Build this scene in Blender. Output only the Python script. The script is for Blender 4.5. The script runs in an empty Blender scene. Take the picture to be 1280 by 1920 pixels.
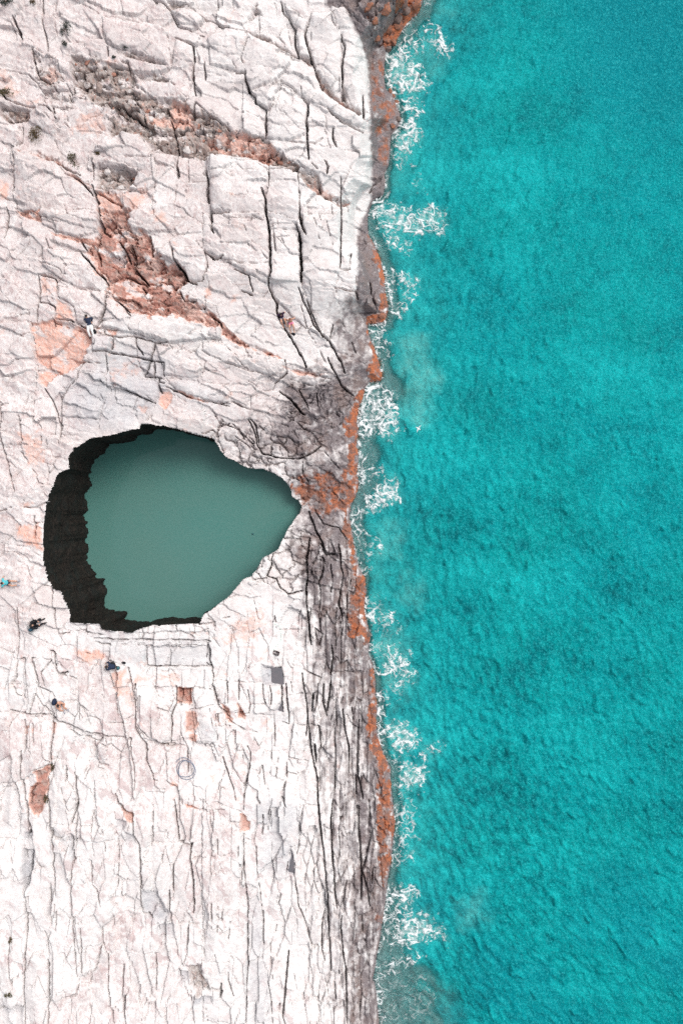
import bpy, bmesh, math, random, heapq
import numpy as np
from mathutils import Vector, Matrix

random.seed(7)
RNG = np.random.default_rng(11)
scene = bpy.context.scene
COL = scene.collection

# ------------------------------------------------------------------ camera (a drone looking straight down)
CAM_H = 62.0            # metres above the sea
FPX = 1488.0            # focal length in photo pixels (1280 x 1920)
cam_data = bpy.data.cameras.new('camera')
cam_data.sensor_fit = 'VERTICAL'
cam_data.angle_y = 2 * math.atan(960 / FPX)
cam_data.clip_end = 5000
cam = bpy.data.objects.new('camera', cam_data)
cam.location = (0, 0, CAM_H)
COL.objects.link(cam)
scene.camera = cam

# ------------------------------------------------------------------ sky and soft sun (bright overcast)
SUN_ELEV = math.radians(52)
SUN_AZ = math.radians(48)          # clockwise from +Y (top of the picture)
world = bpy.data.worlds.new('World')
scene.world = world
world.use_nodes = True
nt = world.node_tree
nt.nodes.clear()
sky = nt.nodes.new('ShaderNodeTexSky')
sky.sky_type = 'NISHITA'
sky.sun_disc = False
sky.sun_elevation = SUN_ELEV
sky.sun_rotation = SUN_AZ
sky.dust_density = 4.0
sky.air_density = 1.0
sky.ozone_density = 1.0
hsv = nt.nodes.new('ShaderNodeHueSaturation')      # cloud veil: greyer than a clear sky
hsv.inputs['Saturation'].default_value = 0.30
bg = nt.nodes.new('ShaderNodeBackground')
bg.inputs['Strength'].default_value = 0.15
wo = nt.nodes.new('ShaderNodeOutputWorld')
nt.links.new(sky.outputs[0], hsv.inputs['Color'])
nt.links.new(hsv.outputs[0], bg.inputs['Color'])
nt.links.new(bg.outputs[0], wo.inputs['Surface'])

sun_data = bpy.data.lights.new('sun', 'SUN')
sun_data.energy = 0.9
sun_data.angle = math.radians(24)
sun_data.color = (1.0, 0.965, 0.92)
sun = bpy.data.objects.new('sun', sun_data)
d = Vector((math.sin(SUN_AZ) * math.cos(SUN_ELEV), math.cos(SUN_AZ) * math.cos(SUN_ELEV), math.sin(SUN_ELEV)))
sun.rotation_euler = d.to_track_quat('Z', 'Y').to_euler()
sun.location = (0, 0, 80)
COL.objects.link(sun)

scene.view_settings.view_transform = 'Standard'
scene.view_settings.look = 'None'
scene.view_settings.exposure = 0.50
scene.view_settings.gamma = 1.0
scene.view_settings.use_curve_mapping = False
scene.cycles.use_denoising = False     # keep the fine grain of rock and water
scene.cycles.max_bounces = 6
scene.cycles.transparent_max_bounces = 8

# ------------------------------------------------------------------ helpers: noise on numpy arrays
PERM = RNG.permutation(512)
PERM = np.concatenate([PERM, PERM, PERM]).astype(np.int32)
GA = RNG.uniform(0, 2 * np.pi, 512)
GX, GY = np.cos(GA).astype(np.float32), np.sin(GA).astype(np.float32)

def perlin(x, y, seed=0):
    x = np.asarray(x, np.float32); y = np.asarray(y, np.float32)
    x0 = np.floor(x); y0 = np.floor(y)
    fx = x - x0; fy = y - y0
    ix = (x0.astype(np.int32) + seed * 37) & 511
    iy = (y0.astype(np.int32) + seed * 101) & 511
    ix1 = (ix + 1) & 511; iy1 = (iy + 1) & 511
    u = fx * fx * fx * (fx * (fx * 6 - 15) + 10)
    v = fy * fy * fy * (fy * (fy * 6 - 15) + 10)
    def g(i, j, dx, dy):
        h = PERM[PERM[i] + j]
        return GX[h] * dx + GY[h] * dy
    a = g(ix, iy, fx, fy); b = g(ix1, iy, fx - 1, fy)
    c = g(ix, iy1, fx, fy - 1); e = g(ix1, iy1, fx - 1, fy - 1)
    return (a + u * (b - a) + v * ((c + u * (e - c)) - (a + u * (b - a)))) * 1.5

def fbm(x, y, octv=4, seed=0, gain=0.5):
    s = np.zeros(np.shape(x), np.float32); amp = 1.0; tot = 0
    for o in range(octv):
        s += amp * perlin(x * 2 ** o, y * 2 ** o, seed + o * 7)
        tot += amp; amp *= gain
    return s / tot

JX, JY, JV = (RNG.uniform(a_, b_, 512).astype(np.float32) for a_, b_ in ((.08, .92), (.08, .92), (0, 1)))
def worley(x, y, seed=0):
    x0 = np.floor(x).astype(np.int32); y0 = np.floor(y).astype(np.int32)
    x = np.asarray(x, np.float32); y = np.asarray(y, np.float32); f1 = np.full(x.shape, 9.0, np.float32); f2 = f1.copy(); idv = np.zeros(x.shape, np.float32)
    for dj in (-1, 0, 1):
        for di in (-1, 0, 1):
            cx = x0 + di; cy = y0 + dj
            h = PERM[PERM[(cx + seed * 53) & 511] + ((cy + seed * 17) & 511)]
            dd = np.hypot(cx + JX[h] - x, cy + JY[h] - y)
            near = dd < f1
            f2 = np.where(near, f1, np.minimum(f2, dd))
            idv = np.where(near, JV[h], idv)
            f1 = np.where(near, dd, f1)
    return f1, f2, idv

def facets(x, y, seed=0):
    """cells that each lean their own way: returns edge distance, cell value, leaning height (unit slope)"""
    x0 = np.floor(x).astype(np.int32); y0 = np.floor(y).astype(np.int32)
    x = np.asarray(x, np.float32); y = np.asarray(y, np.float32); f1 = np.full(x.shape, 9.0, np.float32); f2 = f1.copy(); idv = np.zeros(x.shape, np.int32); ox = np.zeros(x.shape, np.float32); oy = ox.copy()
    for dj in (-1, 0, 1):
        for di in (-1, 0, 1):
            cx = x0 + di; cy = y0 + dj
            h = PERM[PERM[(cx + seed * 53) & 511] + ((cy + seed * 17) & 511)]
            ex = x - cx - JX[h]; ey = y - cy - JY[h]; dd = np.hypot(ex, ey)
            near = dd < f1
            f2 = np.where(near, f1, np.minimum(f2, dd)); idv = np.where(near, h, idv)
            ox = np.where(near, ex, ox); oy = np.where(near, ey, oy); f1 = np.where(near, dd, f1)
    return f2 - f1, JV[idv], ox * GX[idv] + oy * GY[idv]

def sstep(a, b, x):
    t = np.clip((x - a) / (b - a), 0, 1)
    return t * t * (3 - 2 * t)

# tiles of the survey drawing: (origin u, origin v, photo pixels per unit)
TILES = {1: (0, 0, .33594), 2: (380, 0, .375), 3: (0, 400, .33594), 4: (380, 400, .375), 5: (0, 780, .33594),
         6: (380, 780, .375), 7: (0, 1140, .33594), 8: (380, 1140, .375), 9: (0, 1500, .33594), 10: (380, 1500, .375), 0: (0, 0, 1.0)}
def pts(tile, s):
    ox, oy, k = TILES[tile]
    return np.array([[ox + k * float(a), oy + k * float(b)] for a, b in (q.split(',') for q in s.split())])

# ------------------------------------------------------------------ helpers: node materials
def new_mat(name):
    m = bpy.data.materials.new(name); m.use_nodes = True
    t = m.node_tree; t.nodes.clear()
    out = t.nodes.new('ShaderNodeOutputMaterial')
    return m, t, out
def N(t, typ, **kw):
    n = t.nodes.new(typ)
    for k, v in kw.items():
        if k in n.inputs: n.inputs[k].default_value = v
        else: setattr(n, k, v)
    return n
def mixc(t, fac, a, b, blend='MIX'):
    n = t.nodes.new('ShaderNodeMix'); n.data_type = 'RGBA'; n.blend_type = blend; n.clamp_factor = True
    for sock, val in ((n.inputs[0], fac), (n.inputs[6], a), (n.inputs[7], b)):
        if isinstance(val, bpy.types.NodeSocket): t.links.new(val, sock)
        elif isinstance(val, (int, float)): sock.default_value = val
        else: sock.default_value = (*val, 1)
    return n.outputs[2]
def mth(t, op, a, b=None, clamp=False):
    n = t.nodes.new('ShaderNodeMath'); n.operation = op; n.use_clamp = clamp
    for sock, val in ((n.inputs[0], a), (n.inputs[1], b)):
        if val is None: continue
        if isinstance(val, bpy.types.NodeSocket): t.links.new(val, sock)
        else: sock.default_value = val
    return n.outputs[0]
def noise(t, scale, detail=4, rough=.55, vec=None, dist=0.0):
    n = t.nodes.new('ShaderNodeTexNoise')
    n.inputs['Scale'].default_value = scale; n.inputs['Detail'].default_value = detail
    n.inputs['Roughness'].default_value = rough; n.inputs['Distortion'].default_value = dist
    if vec is not None: t.links.new(vec, n.inputs['Vector'])
    return n.outputs[0]
def rng(t, x, a, b, c=0.0, d=1.0):
    n = t.nodes.new('ShaderNodeMapRange'); n.clamp = True
    for i, v in enumerate((a, b, c, d)): n.inputs[i + 1].default_value = v
    t.links.new(x, n.inputs[0]); return n.outputs[0]
def coords(t, scale=(1, 1, 1), rotz=0.0):
    tc = t.nodes.new('ShaderNodeNewGeometry')
    mp = t.nodes.new('ShaderNodeMapping'); mp.inputs['Scale'].default_value = scale; mp.inputs['Rotation'].default_value = (0, 0, rotz)
    t.links.new(tc.outputs['Position'], mp.inputs['Vector']); return mp.outputs[0]
def attr(t, name):
    a = t.nodes.new('ShaderNodeAttribute'); a.attribute_name = name; return a
# ------------------------------------------------------------------ materials
def rock_material():
    m, t, out = new_mat('banded_marble_rock')
    P = coords(t); L = t.links
    m1 = attr(t, 'minerals'); m2 = attr(t, 'stains')
    s1 = t.nodes.new('ShaderNodeSeparateColor'); L.new(m1.outputs['Color'], s1.inputs[0])
    s2 = t.nodes.new('ShaderNodeSeparateColor'); L.new(m2.outputs['Color'], s2.inputs[0])
    red, orange, dark = s1.outputs[0], s1.outputs[1], s1.outputs[2]
    rubble, pink, grey = s2.outputs[0], s2.outputs[1], s2.outputs[2]
    big = noise(t, .35, 6, .6, P)
    mid = noise(t, 2.2, 8, .65, P, .6)
    fine = noise(t, 16, 8, .7, P)
    spk = noise(t, 38, 4, .7, P)
    tone = m2.outputs['Alpha']
    lam = noise(t, 1.0, 6, .7, coords(t, (1.6, 11.0, 1.0), -.28), .5)        # thin beds showing on the slabs
    lamv = noise(t, 1.0, 6, .7, coords(t, (12.0, 1.3, 1.0), .05), .4)
    c = mixc(t, rng(t, mid, .40, .70), (.725, .705, .693), (.625, .575, .56))
    c = mixc(t, mth(t, 'MULTIPLY', tone, .72, True), c, (.50, .435, .42))
    c = mixc(t, rng(t, lam, .52, .74, 0, .45), c, (.45, .395, .39))
    c = mixc(t, rng(t, lamv, .56, .76, 0, .30), c, (.50, .46, .46))
    c = mixc(t, mth(t, 'MULTIPLY', pink, rng(t, mid, .36, .58, .15, .75)), c, (.56, .48, .465))
    stv = coords(t, (2.2, 1.0, 1.0), .5)                                     # rose patches of weathered skin
    st = noise(t, 3.0, 8, .72, stv, .8)
    c = mixc(t, mth(t, 'MULTIPLY', rng(t, st, .535, .565), mth(t, 'ADD', mth(t, 'MULTIPLY', pink, .8), .05)), c, (.43, .325, .315))
    c = mixc(t, mth(t, 'MULTIPLY', m1.outputs['Alpha'], rng(t, fine, .36, .60, .95, .45)), c, (.44, .33, .325))
    c = mixc(t, mth(t, 'MULTIPLY', grey, rng(t, mid, .3, .7, .55, 1)), c, mixc(t, rng(t, lam, .42, .62), (.44, .44, .46), (.30, .305, .33)))
    c = mixc(t, rng(t, fine, .50, .80, 0, .42), c, (.40, .345, .345))
    c = mixc(t, rng(t, fine, .47, .25, 0, .35), c, (.78, .76, .75))
    rb = mixc(t, rng(t, fine, .35, .65), (.43, .375, .345), (.235, .19, .175))
    rb = mixc(t, rng(t, st, .50, .66), rb, (.33, .17, .13))
    c = mixc(t, rng(t, mth(t, 'ADD', rubble, mth(t, 'MULTIPLY', mth(t, 'SUBTRACT', mid, .5), 1.6)), .30, .85, 0, .9), c, rb)
    sal = mixc(t, rng(t, st, .36, .62), (.66, .345, .265), (.60, .47, .425))
    sal = mixc(t, rng(t, fine, .5, .75, 0, .6), sal, (.46, .20, .14))
    rdb = mixc(t, rng(t, fine, .38, .66), (.47, .245, .195), (.29, .135, .11))
    rdb = mixc(t, rng(t, mid, .47, .62), rdb, (.34, .25, .22))
    rdb = mixc(t, rng(t, noise(t, .5, 5, .6, P), .52, .64, 0, .7), rdb, (.58, .42, .37))
    rd = mixc(t, rng(t, red, .86, .98), sal, rdb)
    c = mixc(t, rng(t, mth(t, 'ADD', red, mth(t, 'MULTIPLY', mth(t, 'SUBTRACT', mid, .5), 1.3)), .22, .72), c, rd)
    prp = noise(t, .55, 5, .6, P, .4)
    dk = mixc(t, rng(t, fine, .36, .66), (.205, .170, .174), (.082, .063, .066))
    dk = mixc(t, rng(t, mid, .45, .66), dk, (.15, .125, .125))
    dk = mixc(t, rng(t, lamv, .50, .64, 0, .45), dk, (.275, .238, .242))
    dk = mixc(t, rng(t, prp, .48, .62, 0, .55), dk, (.20, .135, .115))
    dk = mixc(t, rng(t, spk, .59, .66), dk, (.55, .52, .53))
    c = mixc(t, rng(t, mth(t, 'ADD', dark, mth(t, 'MULTIPLY', mth(t, 'SUBTRACT', mid, .5), 1.1)), .12, .80), c, dk)
    og = mixc(t, rng(t, fine, .36, .66), (.46, .150, .060), (.25, .078, .042))
    og = mixc(t, rng(t, mid, .46, .58), og, (.17, .085, .065))
    og = mixc(t, rng(t, prp, .50, .66, 0, .8), og, (.20, .10, .075))
    og = mixc(t, rng(t, spk, .63, .72), og, (.09, .06, .05))
    c = mixc(t, rng(t, mth(t, 'ADD', orange, mth(t, 'MULTIPLY', mth(t, 'SUBTRACT', mid, .5), 1.3)), .30, .66), c, og)
    bs = t.nodes.new('ShaderNodeBsdfPrincipled')
    L.new(c, bs.inputs['Base Color'])
    L.new(rng(t, mth(t, 'MAXIMUM', dark, orange), 0, 1, .92, .62), bs.inputs['Roughness'])
    bs.inputs['Specular IOR Level'].default_value = .25
    bp = t.nodes.new('ShaderNodeBump'); bp.inputs['Strength'].default_value = .55; bp.inputs['Distance'].default_value = .06
    L.new(mth(t, 'ADD', mth(t, 'MULTIPLY', fine, .6), mth(t, 'MULTIPLY', spk, .3)), bp.inputs['Height'])
    L.new(bp.outputs[0], bs.inputs['Normal'])
    L.new(bs.outputs[0], out.inputs['Surface'])
    return m

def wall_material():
    m, t, out = new_mat('near_black_brown_rock')  # near-black brown over the whole lagoon wall
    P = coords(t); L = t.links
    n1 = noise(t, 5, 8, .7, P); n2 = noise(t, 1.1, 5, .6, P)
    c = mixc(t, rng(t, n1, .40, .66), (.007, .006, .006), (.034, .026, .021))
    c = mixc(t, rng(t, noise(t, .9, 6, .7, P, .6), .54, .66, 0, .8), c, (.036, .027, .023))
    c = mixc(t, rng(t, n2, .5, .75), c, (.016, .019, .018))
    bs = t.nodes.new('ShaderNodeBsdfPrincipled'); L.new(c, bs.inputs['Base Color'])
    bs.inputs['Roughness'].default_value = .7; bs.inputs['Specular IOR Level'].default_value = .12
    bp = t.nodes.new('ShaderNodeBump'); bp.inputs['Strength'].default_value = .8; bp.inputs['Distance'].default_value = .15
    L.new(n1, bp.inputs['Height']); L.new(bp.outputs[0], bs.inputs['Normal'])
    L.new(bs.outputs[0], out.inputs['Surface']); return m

def sea_material():
    m, t, out = new_mat('turquoise_sea_water')
    L = t.links; P = coords(t)
    a = attr(t, 'water')
    s = t.nodes.new('ShaderNodeSeparateColor'); L.new(a.outputs['Color'], s.inputs[0])
    opac, milk, deep = s.outputs[0], s.outputs[1], s.outputs[2]
    big = noise(t, .10, 5, .6, P); mid = noise(t, .8, 7, .68, P, .4); fin = noise(t, 6.5, 6, .8, P)
    c = mixc(t, rng(t, mid, .36, .66), (.0, .200, .226), (.001, .285, .302))
    c = mixc(t, rng(t, big, .36, .66, 0, .6), c, (.002, .245, .225))
    mo = a.outputs['Alpha']
    c = mixc(t, rng(t, mo, .52, 1.0), c, (.006, .37, .375))
    c = mixc(t, rng(t, mo, .46, .0), c, (.0, .115, .130))
    c = mixc(t, deep, c, (.001, .170, .205))
    c = mixc(t, mth(t, 'MULTIPLY', milk, rng(t, mid, .35, .65, .25, 1)), c, (.13, .42, .385))
    c = mixc(t, rng(t, fin, .50, .70, 0, .85), c, (.04, .43, .45))
    c = mixc(t, rng(t, fin, .49, .30, 0, .75), c, (.0, .105, .125))
    df = t.nodes.new('ShaderNodeBsdfDiffuse'); L.new(c, df.inputs['Color'])
    tr = t.nodes.new('ShaderNodeBsdfTransparent'); tr.inputs['Color'].default_value = (.72, .93, .92, 1)
    mx = t.nodes.new('ShaderNodeMixShader'); L.new(opac, mx.inputs[0]); L.new(tr.outputs[0], mx.inputs[1]); L.new(df.outputs[0], mx.inputs[2])
    gl = t.nodes.new('ShaderNodeBsdfGlossy'); gl.inputs['Roughness'].default_value = .2; gl.inputs['Color'].default_value = (.10, .55, .60, 1)
    fr = t.nodes.new('ShaderNodeFresnel'); fr.inputs['IOR'].default_value = 1.333
    bp = t.nodes.new('ShaderNodeBump'); bp.inputs['Strength'].default_value = 1.0; bp.inputs['Distance'].default_value = .13
    L.new(mth(t, 'ADD', mth(t, 'MULTIPLY', noise(t, 4.0, 5, .65, P, .3), .7), mth(t, 'MULTIPLY', fin, .5)), bp.inputs['Height'])
    for q in (df, gl, fr): L.new(bp.outputs[0], q.inputs['Normal'])
    m2 = t.nodes.new('ShaderNodeMixShader'); L.new(fr.outputs[0], m2.inputs[0]); L.new(mx.outputs[0], m2.inputs[1]); L.new(gl.outputs[0], m2.inputs[2])
    L.new(m2.outputs[0], out.inputs['Surface']); return m

def lagoon_material():
    m, t, out = new_mat('still_green_lagoon_water')
    L = t.links; P = coords(t)
    a = attr(t, 'water'); s = t.nodes.new('ShaderNodeSeparateColor'); L.new(a.outputs['Color'], s.inputs[0])
    big = noise(t, .16, 4, .55, P, .5); fin = noise(t, 7, 4, .7, P)
    c = mixc(t, s.outputs[2], (.046, .172, .150), (.088, .205, .182))
    c = mixc(t, rng(t, big, .38, .68, 0, .55), c, (.085, .185, .158))
    c = mixc(t, rng(t, fin, .40, .70, 0, .35), c, (.15, .25, .225))
    df = t.nodes.new('ShaderNodeBsdfDiffuse'); L.new(c, df.inputs['Color'])
    gl = t.nodes.new('ShaderNodeBsdfGlossy'); gl.inputs['Roughness'].default_value = .05
    fr = t.nodes.new('ShaderNodeFresnel'); fr.inputs['IOR'].default_value = 1.333
    bp = t.nodes.new('ShaderNodeBump'); bp.inputs['Strength'].default_value = .12; bp.inputs['Distance'].default_value = .03
    L.new(noise(t, 5, 3, .6, P), bp.inputs['Height'])
    for q in (gl, fr): L.new(bp.outputs[0], q.inputs['Normal'])
    mx = t.nodes.new('ShaderNodeMixShader'); L.new(fr.outputs[0], mx.inputs[0]); L.new(df.outputs[0], mx.inputs[1]); L.new(gl.outputs[0], mx.inputs[2])
    L.new(mx.outputs[0], out.inputs['Surface']); return m

def foam_material():
    m, t, out = new_mat('sea_foam')
    L = t.links; P = coords(t)
    a = attr(t, 'foam')
    n = noise(t, 12, 6, .8, P)
    al = rng(t, mth(t, 'MULTIPLY', a.outputs['Fac'], rng(t, n, .32, .60, .25, 1.2)), .10, .95, 0, .90)
    df = t.nodes.new('ShaderNodeBsdfDiffuse'); df.inputs['Color'].default_value = (.80, .83, .83, 1)
    tr = t.nodes.new('ShaderNodeBsdfTransparent')
    mx = t.nodes.new('ShaderNodeMixShader'); L.new(al, mx.inputs[0]); L.new(tr.outputs[0], mx.inputs[1]); L.new(df.outputs[0], mx.inputs[2])
    L.new(mx.outputs[0], out.inputs['Surface']); return m

def plain(name, col, rough=.8, var=.25, scale=30, spec=.3, col2=None):
    m, t, out = new_mat(name); L = t.links
    n = noise(t, scale, 4, .6, coords(t))
    c2 = col2 or tuple(v * (1 - var) for v in col)
    c = mixc(t, rng(t, n, .35, .65), col, c2)
    bs = t.nodes.new('ShaderNodeBsdfPrincipled'); L.new(c, bs.inputs['Base Color'])
    bs.inputs['Roughness'].default_value = rough; bs.inputs['Specular IOR Level'].default_value = spec
    L.new(bs.outputs[0], out.inputs['Surface']); return m

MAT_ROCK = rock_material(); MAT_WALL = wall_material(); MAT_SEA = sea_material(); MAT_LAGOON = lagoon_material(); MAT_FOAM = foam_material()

def mesh_from_quads(name, co, quads, attrs, mat, parent=None):
    """co (n,3), quads (m,4) int; attrs {name: (n,) or (n,4)}"""
    me = bpy.data.meshes.new(name)
    n, q = len(co), len(quads)
    me.vertices.add(n); me.vertices.foreach_set('co', np.ascontiguousarray(co, dtype=np.float32).ravel())
    me.loops.add(q * 4); me.loops.foreach_set('vertex_index', np.ascontiguousarray(quads, dtype=np.int32).ravel())
    me.polygons.add(q); me.polygons.foreach_set('loop_start', np.arange(0, q * 4, 4, dtype=np.int32))
    me.update(calc_edges=True)
    for k, v in attrs.items():
        if v.ndim == 1:
            a = me.attributes.new(k, 'FLOAT', 'POINT'); a.data.foreach_set('value', v.astype(np.float32))
        else:
            a = me.attributes.new(k, 'FLOAT_COLOR', 'POINT'); a.data.foreach_set('color', np.ascontiguousarray(v, dtype=np.float32).ravel())
    me.materials.append(mat)
    o = bpy.data.objects.new(name, me); COL.objects.link(o)
    if parent is not None: o.parent = parent
    return o
# ------------------------------------------------------------------ survey of the shore (coordinates of the ground plan, in photo pixels; 24 px = 1 m)
COAST = pts(0, '1100,-6000 815,-80 792,0 783,22 765,40 752,60 735,85 722,100 719,140 722,168 735,175 741,195 750,215 748,235 732,255 730,290 728,310 720,325 722,345 718,365 700,375 692,390 688,415 690,440 702,460 712,485 720,520 722,550 728,580 720,603 705,608 688,606 690,625 700,650 710,680 716,705 712,715 692,716 684,728 680,745 672,765 668,790 672,805 668,830 672,860 668,885 672,905 668,925 656,950 654,975 660,1000 664,1030 672,1062 684,1085 686,1110 682,1140 690,1175 694,1195 690,1225 698,1245 704,1280 703,1300 708,1330 704,1350 708,1380 715,1405 725,1428 733,1440 730,1460 735,1500 740,1540 736,1580 732,1620 726,1650 722,1690 716,1730 712,1760 706,1790 700,1830 706,1870 710,1920 715,2000 700,8000')
SHELF_V = [-200, 0, 60, 100, 200, 300, 380, 480, 560, 640, 700, 735, 780, 850, 920, 980, 1040, 1100, 1200, 1300, 1380, 1450, 1550, 1640, 1720, 1790, 1830, 1870, 1930, 2200]
SHELF_W = [30, 30, 25, 12, 14, 10, 16, 26, 22, 30, 26, 60, 52, 44, 42, 38, 18, 8, 6, 16, 16, 16, 14, 22, 30, 60, 115, 132, 138, 138]
# rim of the lagoon with the share k of the camera height its wall drops (about z / camera height)
RIM = [(265,795,.07),(282,795,.06),(310,799,.05),(336,805,.045),(370,815,.04),(400,822,.035),(407,832,.02),(413,843,.01),(425,857,0),(440,863,0),(455,873,0),(470,878,0),(495,880,0),(515,888,0),(530,897,0),(540,908,0),(546,920,0),(548,932,0),(560,938,0),(566,950,0),(562,962,0),(550,978,0),(540,992,0),(530,1012,0),(522,1030,0),(505,1040,0),(492,1046,0),(485,1062,0),(472,1080,0),(455,1087,0),(445,1100,0),(428,1120,.005),(410,1132,.01),(395,1145,.015),(383,1152,.02),(374,1170,.06),(340,1170,.06),(300,1173,.065),(285,1173,.07),(265,1178,.075),(249,1185,.085),(220,1184,.09),(191,1181,.10),(186,1170,.11),(160,1169,.12),(131,1168,.125),(129,1149,.135),(123,1128,.145),(116,1109,.15),(100,1104,.15),(91,1089,.15),(84,1065,.152),(81,1049,.152),(82,1010,.146),(82,978,.14),(89,944,.132),(93,928,.127),(101,914,.12),(108,892,.115),(111,887,.112),(131,879,.08),(129,860,.086),(141,840,.094),(168,822,.085),(190,818,.09),(210,815,.09),(232,810,.07),(240,808,.06),(262,804,.055)]

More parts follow.
